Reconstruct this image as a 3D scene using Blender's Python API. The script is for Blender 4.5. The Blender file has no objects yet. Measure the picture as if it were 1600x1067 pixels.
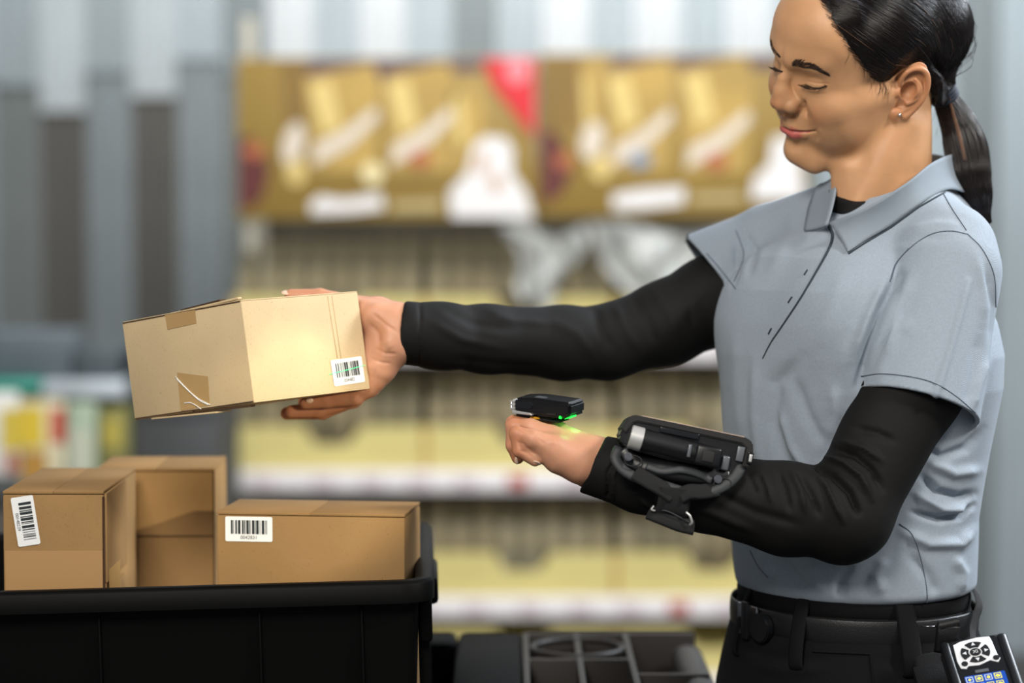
import bpy, bmesh, math, random
import numpy as np
from math import sin, cos, pi, radians, atan
from mathutils import Vector, Matrix
from mathutils.bvhtree import BVHTree
random.seed(7); rng = np.random.default_rng(7)
S = bpy.context.scene
COL = S.collection

# ---------------------------------------------------------------- camera
FOC = 85.0
FPX = FOC / 36 * 1600
CAMZ = 1.45
TH = atan((533.5 - 300) / FPX)
cam_data = bpy.data.cameras.new('camera'); cam = bpy.data.objects.new('camera', cam_data); COL.objects.link(cam)
cam.location = (0, 0, CAMZ); cam.rotation_euler = (pi / 2 - TH, 0, 0)
cam_data.lens = FOC; cam_data.sensor_width = 36; cam_data.clip_end = 60
cam_data.dof.use_dof = True; cam_data.dof.focus_distance = 2.49; cam_data.dof.aperture_fstop = 2.1
S.camera = cam

# ---------------------------------------------------------------- world, exposure, large lights
S.view_settings.view_transform = 'Standard'; S.view_settings.look = 'None'
S.view_settings.gamma = 1; S.view_settings.use_curve_mapping = False
S.view_settings.exposure = 0.0
S.cycles.use_denoising = True
w = bpy.data.worlds.new('world'); S.world = w; w.use_nodes = True
w.node_tree.nodes['Background'].inputs[0].default_value = (0.88, 0.94, 1.0, 1)
w.node_tree.nodes['Background'].inputs[1].default_value = 0.30

def area(name, loc, target, size, power, col, spread=180, sy=None):
    l = bpy.data.lights.new(name, 'AREA'); l.shape = 'RECTANGLE'; l.size = size; l.size_y = sy or size
    l.energy = power; l.color = col; l.spread = radians(spread)
    o = bpy.data.objects.new(name, l); COL.objects.link(o); o.location = loc
    o.rotation_euler = (Vector(target) - Vector(loc)).to_track_quat('-Z', 'Y').to_euler(); return o
area('key_softbox', (-0.55, 0.45, 2.75), (0.25, 2.6, 1.3), 0.8, 62, (1.0, 0.93, 0.84))
area('hall_lamp_right', (2.1, 1.5, 2.9), (0.0, 2.6, 1.1), 0.35, 52, (1.0, 0.95, 0.88))
area('rim_light', (2.0, 3.6, 2.7), (0.5, 2.6, 1.2), 0.9, 95, (0.84, 0.92, 1.0))  # unseen light from back right, set to brighten sleeve and hair edges
area('rack_light', (0.2, 4.6, 3.3), (0.1, 6.6, 1.0), 1.8, 64, (1.0, 0.97, 0.91))
area('wall_light', (-1.6, 5.9, 3.9), (-1.5, 7.6, 2.6), 2.2, 36, (0.94, 0.97, 1.0), sy=0.7)
area('wall_light_right', (1.7, 5.6, 3.6), (1.7, 7.6, 1.6), 1.4, 44, (0.88, 0.94, 1.0), sy=0.7)  # added area light that brightens the right end of the wall
def spot(name, loc, target, power, col, ang, blend, size):
    l = bpy.data.lights.new(name, 'SPOT'); l.energy = power; l.color = col; l.spot_size = radians(ang); l.spot_blend = blend; l.shadow_soft_size = size
    o = bpy.data.objects.new(name, l); COL.objects.link(o); o.location = loc; o.rotation_euler = (Vector(target) - Vector(loc)).to_track_quat('-Z', 'Y').to_euler(); return o
SPOT_AT = (-0.212, 2.50, 1.175)
spot('added_box_spot', (0.95, 0.75, 1.62), tuple(SPOT_AT), 105, (1.0, 0.87, 0.60), 7.4, 0.15, 0.02)  # added narrow spot; its cone edge imitates the shadow line across the box

# ---------------------------------------------------------------- pixel <-> world helpers (lay-out only)
CT, ST = cos(TH), sin(TH)
def W(px, py, d):
    u = (px - 800) / FPX * d; v = (533.5 - py) / FPX * d
    return np.array([u, d * CT + v * ST, CAMZ - d * ST + v * CT])
def proj(p):
    p = np.asarray(p); z = p[..., 2] - CAMZ
    d = p[..., 1] * CT - z * ST; u = p[..., 1] * ST + z * CT
    return np.stack([800 + FPX * p[..., 0] / d, 533.5 - FPX * u / d, d], -1)
def ray(px, py):
    v = W(px, py, 1.0) - np.array([0, 0, CAMZ]); return v / np.linalg.norm(v)
def onplane(px, py, z):
    v = ray(px, py); return np.array([0, 0, CAMZ]) + v * ((z - CAMZ) / v[2])

def lin(c):
    if isinstance(c, str): c = [int(c[i:i + 2], 16) / 255 for i in (0, 2, 4)]
    return tuple(x / 12.92 if x <= 0.04045 else ((x + 0.055) / 1.055) ** 2.4 for x in c)

# ---------------------------------------------------------------- materials
MATS = {}
def mat(name, col, rough=0.6, metal=0, spec=0.5, bump=None, noise=None, sss=0, coat=0, emit=None, sheen=0, alpha=1, transm=0, extra=None):
    """col: sRGB hex; noise=(scale, amount, detail); bump=(scale, strength, kind)"""
    if name in MATS: return MATS[name]
    m = bpy.data.materials.new(name); m.use_nodes = True; nt = m.node_tree; b = nt.nodes['Principled BSDF']
    L = nt.links.new; c = lin(col)
    b.inputs['Base Color'].default_value = (*c, 1); b.inputs['Roughness'].default_value = rough
    b.inputs['Metallic'].default_value = metal; b.inputs['Specular IOR Level'].default_value = spec
    b.inputs['Coat Weight'].default_value = coat; b.inputs['Sheen Weight'].default_value = sheen
    b.inputs['Alpha'].default_value = alpha; b.inputs['Transmission Weight'].default_value = transm
    if sss:
        b.inputs['Subsurface Weight'].default_value = sss; b.inputs['Subsurface Radius'].default_value = (1.0, 0.35, 0.18)
        b.inputs['Subsurface Scale'].default_value = 0.006
    if emit: b.inputs['Emission Color'].default_value = (*lin(emit[0]), 1); b.inputs['Emission Strength'].default_value = emit[1]
    tc = nt.nodes.new('ShaderNodeTexCoord')
    if noise:
        n = nt.nodes.new('ShaderNodeTexNoise'); n.inputs['Scale'].default_value = noise[0]; n.inputs['Detail'].default_value = noise[2] if len(noise) > 2 else 4
        L(tc.outputs['Object'], n.inputs['Vector'])
        r = nt.nodes.new('ShaderNodeMapRange'); r.inputs[1].default_value = 0.3; r.inputs[2].default_value = 0.7
        r.inputs[3].default_value = 1 - noise[1]; r.inputs[4].default_value = 1 + noise[1]
        L(n.outputs['Fac'], r.inputs[0])
        mx = nt.nodes.new('ShaderNodeMix'); mx.data_type = 'RGBA'; mx.blend_type = 'MULTIPLY'; mx.inputs[0].default_value = 1
        mx.inputs[6].default_value = (*c, 1); L(r.outputs[0], mx.inputs[7]); L(mx.outputs[2], b.inputs['Base Color'])
    if bump:
        kind = bump[2] if len(bump) > 2 else 'noise'
        if kind == 'noise':
            n = nt.nodes.new('ShaderNodeTexNoise'); n.inputs['Scale'].default_value = bump[0]; n.inputs['Detail'].default_value = 3; h = n.outputs['Fac']
        elif kind == 'wave':
            n = nt.nodes.new('ShaderNodeTexWave'); n.bands_direction = bump[3]; n.inputs['Scale'].default_value = bump[0]; n.inputs['Distortion'].default_value = 0; h = n.outputs['Fac']
        else:
            n = nt.nodes.new('ShaderNodeTexVoronoi'); n.inputs['Scale'].default_value = bump[0]; h = n.outputs['Distance']
        L(tc.outputs['Object'], n.inputs['Vector'])
        bp = nt.nodes.new('ShaderNodeBump'); bp.inputs['Strength'].default_value = bump[1]; bp.inputs['Distance'].default_value = 0.001
        L(h, bp.inputs['Height']); L(bp.outputs[0], b.inputs['Normal'])
    if extra: extra(nt, b, L, tc)
    MATS[name] = m; return m

# ---------------------------------------------------------------- object helpers
def world_of(o):
    b = Matrix.LocRotScale(o.location, o.rotation_euler.to_quaternion(), o.scale)
    return b if o.parent is None else world_of(o.parent) @ o.matrix_parent_inverse @ b
def add(name, me, m=None, parent=None, smooth=True):
    o = bpy.data.objects.new(name, me); COL.objects.link(o)
    if m is not None:
        for mm in (m if isinstance(m, (list, tuple)) else [m]): me.materials.append(mm)
    if smooth and hasattr(me, 'polygons') and len(me.polygons):
        me.polygons.foreach_set('use_smooth', [True] * len(me.polygons))
    if parent is not None:
        o.parent = parent
        pm = world_of(parent)
        o.matrix_parent_inverse = pm.inverted()
    return o
def tag(o, label=None, cat=None, group=None, kind=None):
    if label: o['label'] = label
    if cat: o['category'] = cat
    if group: o['group'] = group
    if kind: o['kind'] = kind
    return o
def thing(name, label, cat, loc=(0, 0, 0), group=None):
    o = bpy.data.objects.new(name, None); COL.objects.link(o); o.location = loc; o.empty_display_size = 0.05
    return tag(o, label, cat, group)
def mesh(name, V, F):
    me = bpy.data.meshes.new(name); me.from_pydata([tuple(map(float, v)) for v in V], [], [tuple(map(int, f)) for f in F]); me.update(); return me
def bm_mesh(bm, name='m'):
    bmesh.ops.recalc_face_normals(bm, faces=bm.faces); me = bpy.data.meshes.new(name); bm.to_mesh(me); bm.free(); return me
def sharp(o, deg=35):
    me = o.data; me.set_sharp_from_angle(angle=radians(deg)); return o
def rbox_mesh(dims, bevel=0.001, seg=2, M=None, name='box', taper=None):
    bm = bmesh.new(); bmesh.ops.create_cube(bm, size=1)
    for v in bm.verts:
        v.co = Vector((v.co.x * dims[0], v.co.y * dims[1], v.co.z * dims[2]))
        if taper and v.co.z < 0: v.co.x *= taper; v.co.y *= taper
    if bevel: bmesh.ops.bevel(bm, geom=bm.edges[:] + bm.verts[:], offset=bevel, segments=seg, affect='EDGES', profile=0.5)
    if M is not None: bmesh.ops.transform(bm, matrix=M, verts=bm.verts)
    return bm_mesh(bm, name)
def box(name, c, dims, m, parent=None, R=None, bevel=0.001, seg=2, taper=None):
    """box centred at c (world) with rotation matrix R"""
    Rm = (Matrix(R) if R is not None else Matrix.Identity(3)).to_4x4()
    M = Matrix.Translation(Vector(c)) @ Rm
    if parent is None:
        o = add(name, rbox_mesh(dims, bevel, seg, Rm, name, taper), m); o.location = Vector(c)
    else: o = add(name, rbox_mesh(dims, bevel, seg, M, name, taper), m, parent)
    return sharp(o, 40)
def cyl(name, a, b, r, m, parent=None, n=24, r2=None, bevel=0):
    a = Vector(a); b = Vector(b); bm = bmesh.new()
    bmesh.ops.create_cone(bm, cap_ends=True, segments=n, radius1=r, radius2=r if r2 is None else r2, depth=(b - a).length)
    if bevel:
        bmesh.ops.bevel(bm, geom=[e for e in bm.edges if len(e.link_faces) == 2 and any(len(f.verts) > 4 for f in e.link_faces)], offset=bevel, segments=2, affect='EDGES')
    q = (b - a).to_track_quat('Z', 'Y').to_matrix().to_4x4()
    bmesh.ops.transform(bm, matrix=Matrix.Translation((a + b) / 2) @ q, verts=bm.verts)
    return sharp(add(name, bm_mesh(bm, name), m, parent), 40)
def tube_geo(P, r, n=8, flat=None, up=None, closed=False):
    """swept tube: r scalar/list, flat = ratio of the section's second axis, up = vector or list of vectors for its short axis"""
    P = np.array(P, float); N = len(P); r = np.broadcast_to(r, (N,)) ; V = []; F = []
    T = np.gradient(P, axis=0)
    if closed: T[0] = P[1] - P[-1]; T[-1] = P[0] - P[-2]
    T /= np.linalg.norm(T, axis=1)[:, None] + 1e-12
    u = None
    for i in range(N):
        if up is not None: a = np.array(up[i] if np.ndim(up) == 2 else up, float)
        elif u is None: a = np.array([0, 0, 1.0]) if abs(T[i, 2]) < 0.9 else np.array([1.0, 0, 0])
        else: a = u
        u = a - T[i] * (a @ T[i]); u /= np.linalg.norm(u) + 1e-12
        s = np.cross(T[i], u); fl = 1 if flat is None else flat
        for k in range(n):
            t = 2 * pi * k / n; V.append(P[i] + r[i] * (cos(t) * s + sin(t) * fl * u))
    for i in range(N if closed else N - 1):
        j = (i + 1) % N
        for k in range(n): F.append((i * n + k, i * n + (k + 1) % n, j * n + (k + 1) % n, j * n + k))
    if not closed: F.append(tuple(range(n - 1, -1, -1))); F.append(tuple(range((N - 1) * n, N * n)))
    return V, F
def tube(name, P, r, m, parent=None, n=8, flat=None, up=None, closed=False):
    V, F = tube_geo(P, r, n, flat, up, closed); return add(name, mesh(name, V, F), m, parent)
def join_geo(parts):
    V = []; F = []
    for v, f in parts:
        o = len(V); V += list(v); F += [tuple(i + o for i in q) for q in f]
    return V, F
def smooth_path(P, n=40):
    P = np.array(P, float); k = len(P); t = np.linspace(0, k - 1, n); out = []
    Q = np.vstack([2 * P[0] - P[1], P, 2 * P[-1] - P[-2]])
    for x in t:
        i = min(int(x), k - 2); f = x - i; a, b, c, d = Q[i:i + 4]
        out.append(0.5 * (2 * b + (c - a) * f + (2 * a - 5 * b + 4 * c - d) * f * f + (3 * b - a - 3 * c + d) * f ** 3))
    return np.array(out)

# ---------------------------------------------------------------- signed distance modelling
def smin(a, b, k):
    h = np.clip(0.5 + 0.5 * (b - a) / k, 0, 1); return b * (1 - h) + a * h - k * h * (1 - h)
def smax(a, b, k): return -smin(-a, -b, k)
def sph(p, c, r): return np.linalg.norm(p - np.asarray(c, p.dtype), axis=1) - r
def ell(p, c, r, R=None):
    q = p - np.asarray(c, p.dtype)
    if R is not None: q = q @ np.asarray(R, p.dtype)
    r = np.asarray(r, p.dtype); a = np.linalg.norm(q / r, axis=1); b = np.linalg.norm(q / (r * r), axis=1) + 1e-9
    return a * (a - 1) / b
def cone(p, a, b, ra, rb):
    a = np.asarray(a, p.dtype); b = np.asarray(b, p.dtype); ba = b - a
    t = np.clip((p - a) @ ba / (ba @ ba), 0, 1); return np.linalg.norm(p - a - t[:, None] * ba, axis=1) - (ra + (rb - ra) * t)
def chain(p, P, r, k=0.004):
    d = None
    for i in range(len(P) - 1):
        e = cone(p, P[i], P[i + 1], r[i], r[i + 1]); d = e if d is None else (smin(d, e, k) if k else np.minimum(d, e))
    return d
def seglist(p2, poly):
    """distance of 2-D points to a polyline, and the position 0..1 along it"""
    best = np.full(len(p2), 1e9); pos = np.zeros(len(p2)); n = len(poly) - 1
    for i in range(n):
        a = np.array(poly[i], float); b = np.array(poly[i + 1], float); ba = b - a
        t = np.clip((p2 - a) @ ba / (ba @ ba + 1e-12), 0, 1); d = np.linalg.norm(p2 - a - t[:, None] * ba, axis=1)
        m_ = d < best; best[m_] = d[m_]; pos[m_] = (i + t[m_]) / n
    return best, pos
def surface(f, lo, hi, h, newton=2):
    """narrow-band surface nets of f over [lo, hi], snapped onto f = 0"""
    lo = np.array(lo, float); hi = np.array(hi, float); B = 6
    nb = np.ceil((hi - lo) / (h * B)).astype(int); n = nb * B
    cc = [lo[i] + (np.arange(nb[i]) + 0.5) * B * h for i in range(3)]
    C = np.stack(np.meshgrid(*cc, indexing='ij'), -1).reshape(-1, 3)
    fc = f(C.astype(np.float32)); near = np.abs(fc) < B * h * 1.35
    G = np.repeat(np.repeat(np.repeat(np.sign(fc).reshape(nb), B, 0), B, 1), B, 2).astype(np.float32)
    off = np.stack(np.meshgrid(*[np.arange(B)] * 3, indexing='ij'), -1).reshape(-1, 3)
    bi = np.stack(np.unravel_index(np.nonzero(near)[0], nb), -1) * B
    for s in range(0, len(bi), 3000):
        I = (bi[s:s + 3000, None, :] + off[None]).reshape(-1, 3)
        G[I[:, 0], I[:, 1], I[:, 2]] = f((lo + (I + 0.5) * h).astype(np.float32))
    ins = G < 0
    cnt = np.zeros(tuple(n - 1), np.int8)
    for dx in (0, 1):
        for dy in (0, 1):
            for dz in (0, 1): cnt += ins[dx:n[0] - 1 + dx, dy:n[1] - 1 + dy, dz:n[2] - 1 + dz]
    act = np.argwhere((cnt > 0) & (cnt < 8)); idx = np.full(tuple(n - 1), -1, np.int32); idx[tuple(act.T)] = np.arange(len(act))
    acc = np.zeros((len(act), 3)); k = np.zeros(len(act))
    cor = [(x, y, z) for x in (0, 1) for y in (0, 1) for z in (0, 1)]
    vals = {c: G[tuple((act + c).T)] for c in cor}
    for a in cor:
        for ax in range(3):
            if a[ax]: continue
            b = list(a); b[ax] = 1; b = tuple(b); va, vb = vals[a], vals[b]; m_ = (va < 0) != (vb < 0)
            t = np.where(m_, va / np.where(m_, va - vb, 1), 0); pnt = np.array(a, float)[None].repeat(len(act), 0); pnt[:, ax] = t
            acc += pnt * m_[:, None]; k += m_
    V = lo + (act + acc / k[:, None] + 0.5) * h
    quads = []
    for ax in range(3):
        o1, o2 = [i for i in range(3) if i != ax]
        sl = [slice(1, None)] * 3; sl[ax] = slice(0, -1)
        A = ins[tuple(slice(1, n[i] - 1) if i != ax else slice(0, n[i] - 1) for i in range(3))]
        Bv = ins[tuple(slice(1, n[i] - 1) if i != ax else slice(1, n[i]) for i in range(3))]
        E = np.argwhere(A != Bv); st = A[tuple(E.T)]; base = E.copy(); base[:, o1] += 1; base[:, o2] += 1
        def cell(d1, d2):
            q = base.copy(); q[:, o1] += d1; q[:, o2] += d2; return idx[tuple(q.T)]
        q = np.stack([cell(-1, -1), cell(0, -1), cell(0, 0), cell(-1, 0)], 1)
        flip = st if ax != 1 else ~st
        q[~flip] = q[~flip][:, ::-1]; quads.append(q)
    Q = np.vstack(quads); Q = Q[(Q >= 0).all(1)]
    for _ in range(newton):
        g, v0 = grad(f, V, h * 0.5); stp = v0[:, None] * g / np.maximum((g * g).sum(1), 0.25)[:, None]
        ln = np.linalg.norm(stp, axis=1); stp *= np.minimum(1, h * 0.8 / np.maximum(ln, 1e-9))[:, None]; V = V - stp
    return V, Q
def grad(f, V, e):
    V = V.astype(np.float64); g = np.zeros_like(V)
    for i in range(3):
        d = np.zeros(3); d[i] = e; g[:, i] = (f(V + d) - f(V - d)) / (2 * e)
    return g, f(V)
def fast_mesh(name, V, Q):
    me = bpy.data.meshes.new(name); me.vertices.add(len(V)); me.vertices.foreach_set('co', np.asarray(V, np.float32).ravel())
    me.loops.add(Q.size); me.loops.foreach_set('vertex_index', Q.astype(np.int32).ravel())
    me.polygons.add(len(Q)); me.polygons.foreach_set('loop_start', np.arange(0, Q.size, 4, dtype=np.int32))
    me.update(calc_edges=True); me.validate(); return me
def normals_of(V, Q):
    a = V[Q[:, 2]] - V[Q[:, 0]]; b = V[Q[:, 3]] - V[Q[:, 1]]; fn = np.cross(a, b); N = np.zeros_like(V)
    for i in range(4):
        for k in range(3): N[:, k] += np.bincount(Q[:, i], fn[:, k], len(V))
    return N / (np.linalg.norm(N, axis=1)[:, None] + 1e-12)
def sculpt(V, Q, folds, side=1):
    """folds: (polyline in photo pixels, width px, height m [, taper]) pressed into the surface that faces the lens side"""
    N = normals_of(V, Q); P = proj(V); vd = V - np.array([0, 0, CAMZ]); vd /= np.linalg.norm(vd, axis=1)[:, None]
    face = np.clip(-(N * vd).sum(1) * 2.2 + 0.35, 0, 1); D = np.zeros(len(V))
    for fo in folds:
        poly, wd, hgt = fo[:3]; d, t = seglist(P[:, :2], poly)
        tp = np.clip(np.minimum(t, 1 - t) * 4 + (0.25 if len(fo) < 4 else fo[3]), 0, 1)
        D += hgt * np.exp(-(d / wd) ** 2) * tp
    return V + N * (D * face)[:, None]
def bvh_of(V, Q): return BVHTree.FromPolygons([tuple(v) for v in V], [tuple(int(i) for i in q) for q in Q])
def bvh_obj(o):
    return BVHTree.FromPolygons([tuple(v.co) for v in o.data.vertices], [tuple(p.vertices) for p in o.data.polygons])
def onto(pts, bvh, lift=0.0005, d0=2.3, fallback=2.5):
    """photo pixels -> points lying on the surface"""
    out = []; nr = []
    for (x, y) in pts:
        r = ray(x, y); o = Vector((0, 0, CAMZ)); h = bvh.ray_cast(o, Vector(r))
        if h[0] is None: out.append(None); nr.append(None); continue
        nn = h[1] if h[1].dot(Vector(r)) < 0 else -h[1]
        out.append(np.array(h[0] + nn * lift)); nr.append(np.array(nn))
    ok = [i for i, q in enumerate(out) if q is not None]
    if not ok: return np.array([W(x, y, fallback) for x, y in pts]), np.array([[0, -1, 0]] * len(pts))
    for i in range(len(out)):
        if out[i] is None:
            j = min(ok, key=lambda q: abs(q - i)); out[i] = W(*pts[i], proj(out[j])[2]); nr[i] = nr[j]
    return np.array(out), np.array(nr)
def dense(pts, step=4):
    out = []
    for a, b in zip(pts[:-1], pts[1:]):
        n = max(1, int(math.hypot(b[0] - a[0], b[1] - a[1]) / step))
        for i in range(n): out.append((a[0] + (b[0] - a[0]) * i / n, a[1] + (b[1] - a[1]) * i / n))
    out.append(tuple(pts[-1])); return out
def curve2(pts, n=30): return [tuple(q) for q in smooth_path(np.array(pts, float), n)]
# ---------------------------------------------------------------- the woman: head frame
def rotm(yaw, pitch, roll):
    cy, sy = cos(yaw), sin(yaw); cp, sp = cos(pitch), sin(pitch); cr, sr = cos(roll), sin(roll)
    return np.array([[cy, -sy, 0], [sy, cy, 0], [0, 0, 1]]) @ np.array([[cp, 0, sp], [0, 1, 0], [-sp, 0, cp]]) @ np.array([[1, 0, 0], [0, cr, -sr], [0, sr, cr]])
HR = rotm(radians(207), radians(15), radians(-23)); HS = 0.98e-3
HO = W(1221, 100, 2.555) - HS * (HR @ np.array([103.0, 0, 27.0]))
def H2W(q): return HO + HS * (np.asarray(q, float) @ HR.T)
def W2H(p): return ((p - HO.astype(p.dtype)) @ HR.astype(p.dtype)) / HS
def HL(px, py, y):
    """head-frame point at lateral distance y (mm) seen at a photo pixel"""
    o = W2H(np.array([[0, 0, CAMZ]], float))[0]; d = HR.T @ ray(px, py) / HS; t = (y - o[1]) / d[1]; return o + d * t

skinv = dict(noise=(55, 0.05, 4), bump=(900, 0.10))
def skin_tint(nt, b, L, tc):
    at = nt.nodes.new('ShaderNodeAttribute'); at.attribute_name = 'pigment'; sp = nt.nodes.new('ShaderNodeSeparateColor'); L(at.outputs['Color'], sp.inputs[0])
    src = b.inputs['Base Color'].links[0].from_socket
    for i, col in enumerate(['b8615a', 'b0704c', 'ead2c4']):     # lips, rosy skin, nails
        mx = nt.nodes.new('ShaderNodeMix'); mx.data_type = 'RGBA'; L(sp.outputs[i], mx.inputs[0]); L(src, mx.inputs[6]); mx.inputs[7].default_value = (*lin(col), 1); src = mx.outputs[2]
    L(src, b.inputs['Base Color'])
M_SKIN = mat('skin', 'c2936b', 0.48, spec=0.4, sss=0.25, extra=skin_tint, **skinv)
M_SKIN2 = mat('skin_hands', 'd09d80', 0.5, spec=0.4, sss=0.25, extra=skin_tint, **skinv)

EAR = {k: HL(*v) for k, v in dict(
    crus=(1413, 141, 73), h1=(1407, 131, 74), h2=(1413, 117, 77), h3=(1424, 109, 80), h4=(1437, 107.5, 83), h5=(1447, 114, 86), h6=(1450, 128, 88), h7=(1447, 145, 88), h8=(1438, 160, 86),
    h9=(1427, 172, 82), h10=(1414, 181, 78), lobe=(1401, 180, 75), l2=(1394, 176, 72), tr=(1402, 146, 74), a1=(1430, 124, 82), a2=(1438, 136, 84), a3=(1436, 149, 84), a4=(1427, 157, 82), a5=(1418, 161, 79), con=(1419, 143, 80), mid=(1425, 140, 78)).items()}
CORN = HL(1271, 206, 27); WING = HL(1251, 170, 17.5)
TIP = HL(1208.5, 163, 0); NAS = HL(1224, 101, 0); SUB = HL(1217, 181, 0); UL = HL(1224, 191, 0); LL = HL(1228, 211, 0); POG = HL(1231, 243, 0); MEN = HL(1250, 264, 0)
STO = HL(1225, 201, 0); CREASE = HL(1231, 225, 0)
AL = HL(1241, 166, 14) + (2, 0, 0)
G0, G1, G2, G3 = HL(1227, 200.5, 0), HL(1236, 205, 9), HL(1252, 206.5, 18), HL(1270.5, 206, 27)
GAP = [G0, G1, G2, G3 + (1, 0.5, 0)]
ULC = [G0 + (-5.4, 0, 3.8), G1 + (-4.6, 0, 3.6), G2 + (-3.4, 0, 2.6), G3 + (-1.6, 0, 0.9)]
LLC = [G0 + (-5.6, 0, -5.0), G1 + (-5.0, 0, -4.6), G2 + (-3.8, 0, -3.4), G3 + (-1.6, 0, -0.9)]
def abs_y(v): return np.array([v[0], abs(v[1]), v[2]])
def f_face(q):
    m = q.copy(); m[:, 1] = np.abs(m[:, 1])
    d = ell(q, (-2, 0, 46), (97, 74, 76))
    d = smin(d, ell(q, (48, 0, 52), (50, 60, 52)), 14)
    d = smin(d, ell(q, (49, 0, -2), (44, 60, 62)), 16)
    d = smin(d, ell(q, (37, 0, -32), (48.5, 61, 70)), 12)
    d = smin(d, cone(m, (92, 7, 32), (79, 36, 36), 8, 7), 16)                # brow
    d = smin(d, ell(m, (62, 38, -22), (24, 23, 22)), 12)                      # cheeks
    d = smin(d, cone(m, (60, 48, -14), (10, 63, -12), 7, 6), 20)               # zygoma
    d = smin(d, ell(q, (UL[0] - 35, 0, -47), (32, 29, 27)), 9)              # teeth
    d = smin(d, ell(q, (POG[0] - 18, 0, POG[2] + 2), (18, 21, 18)), 14)                # chin
    d = smin(d, cone(m, (16, 50, -66), (66, 18, MEN[2] + 13), 12, 12), 16)            # mandible
    d = smin(d, cone(m, (14, 52, -64), (2, 64, -8), 12, 9), 14)
    d = smin(d, ell(m, (24, 42, -34), (34, 21, 40)), 16)
    d = smin(d, ell(m, (48, 34, -50), (27, 23, 26)), 14)
    d = smin(d, ell(m, (50, 38, -38), (24, 21, 22)), 14)
    d = smax(d, -cone(m, (103, 24, 13), (95, 42, 12), 12, 9), 10)                 # sockets
    d = smin(d, sph(m, (73, 32, 8), 13.4), 4)                           # eye under its lid
    # nose
    nb = chain(q, [(NAS[0] - 9, 0, NAS[2] + 4), (NAS[0] - 5, 0, NAS[2] - 9), HL(1217, 125, 0) - (7, 0, 0), TIP - (9, 0, -1)], [8, 6.2, 6.6, 9], 4)
    nb = smin(nb, ell(m, (TIP[0] - 10, 4.5, TIP[2] - 0.5), (9.5, 7, 8)), 5)
    nb = smin(nb, cone(m, (100, 0, -6), (93, 11, -18), 9, 8), 8)
    nb = smin(nb, ell(m, (AL[0] - 1, 12.5, AL[2]), (10, 7.2, 8.4)), 3)
    nb = smin(nb, cone(q, (TIP[0] - 12, 0, SUB[2] + 5), (SUB[0] - 6, 0, SUB[2] + 3), 5, 6), 4)
    d = smin(d, nb, 3.5)
    d = smax(d, -ell(m, (AL[0] - 8, 23.0, AL[2] - 1), (6, 2.2, 8)), 6)
    d = smax(d, -ell(m, (TIP[0] - 17, 7.2, SUB[2] + 1.5), (6.5, 3.2, 4.2)), 2)      # nostrils
    # mouth
    d = smin(d, chain(m, ULC, [3.8, 3.8, 3.1, 2.2], 2), 3); d = smin(d, chain(m, LLC, [5.2, 5.2, 4.0, 2.2], 2), 3)
    d = smax(d, -cone(q, (CREASE[0] + 5, 0, CREASE[2]), (CREASE[0] - 1, 14, CREASE[2] + 1), 5.5, 4), 7)
    d = smax(d, -cone(q, (UL[0] + 3.0, 0, SUB[2] - 3), (UL[0] + 2.4, 0, STO[2] + 8.5), 2.2, 2.2), 3)  # philtrum
    return d
HELIX = smooth_path([EAR[k] for k in ('crus', 'h1', 'h2', 'h3', 'h4', 'h5', 'h6', 'h7', 'h8', 'h9', 'h10')], 26)
HRAD = np.interp(np.linspace(0, 10, 26), range(11), [1.8, 2.3, 2.6, 2.9, 3.2, 3.3, 3.1, 2.9, 2.9, 3.2, 3.8])
ANTI = smooth_path([EAR[k] for k in ('a1', 'a2', 'a3', 'a4', 'a5')], 12)
def f_ear(q):
    out = np.full(len(q), 40.0, q.dtype); near = (np.abs(q[:, 1] - 76) < 34) & (np.abs(q[:, 0] + 14) < 42) & (np.abs(q[:, 2] + 7) < 50)
    if near.any(): out[near] = f_ear1(q[near])
    return out
def f_ear1(q):
    m = q
    E = EAR; ax = (E['h4'] - E['lobe']); ax /= np.linalg.norm(ax)
    fw = np.cross(ax, (0, 1, 0)); n_ = np.cross(E['h6'] - E['h2'], ax); n_ /= np.linalg.norm(n_); n_ *= np.sign(n_[1]); fw = np.cross(ax, n_)
    R = np.stack([fw, n_, ax], 1)
    d = ell(q, (E['h4'] + E['l2']) / 2 * 0.5 + E['mid'] * 0.5 - n_ * 2.5 + (-3, 0, 4), (16.5, 4.2, 28), R)
    d = smin(d, cone(q, E['mid'] - n_ * 16, E['mid'] - n_ * 5, 15, 14), 5)
    d = smin(d, cone(q, E['h8'] - n_ * 4 - fw * 0, E['lobe'] - n_ * 3, 4.5, 4), 4)
    d = smin(d, chain(q, HELIX, HRAD, 0), 2.2)
    d = smin(d, ell(q, E['lobe'] - n_ * 1.5, (7, 3.4, 7), R), 3)
    d = smin(d, chain(q, ANTI, np.interp(np.linspace(0, 4, 12), range(5), [1.6, 2.4, 2.8, 2.8, 3.2]), 0), 2.5)
    d = smin(d, ell(q, E['tr'] - n_ * 1, (3.6, 3.4, 5.5), R), 3)
    d = smax(d, -ell(q, E['con'] + n_ * 0.5, (8.4, 9.5, 11.0), R), 2.0)
    return d
NECK = [W(1402, 120, 2.62), W(1386, 215, 2.63), W(1378, 265, 2.635), W(1380, 345, 2.645)]
def f_neck(p):
    d = cone(p, NECK[0], NECK[1], 0.040, 0.043); d = smin(d, cone(p, NECK[1], NECK[2], 0.043, 0.0475), 0.02); d = smin(d, cone(p, NECK[2], NECK[3], 0.0475, 0.058), 0.02)
    d = smin(d, cone(p, W(1408, 190, 2.59), W(1330, 338, 2.595), 0.009, 0.008), 0.022)     # neck muscle
    d = smin(d, cone(p, W(1322, 262, 2.61), W(1322, 330, 2.615), 0.015, 0.014), 0.02)
    return d
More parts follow.
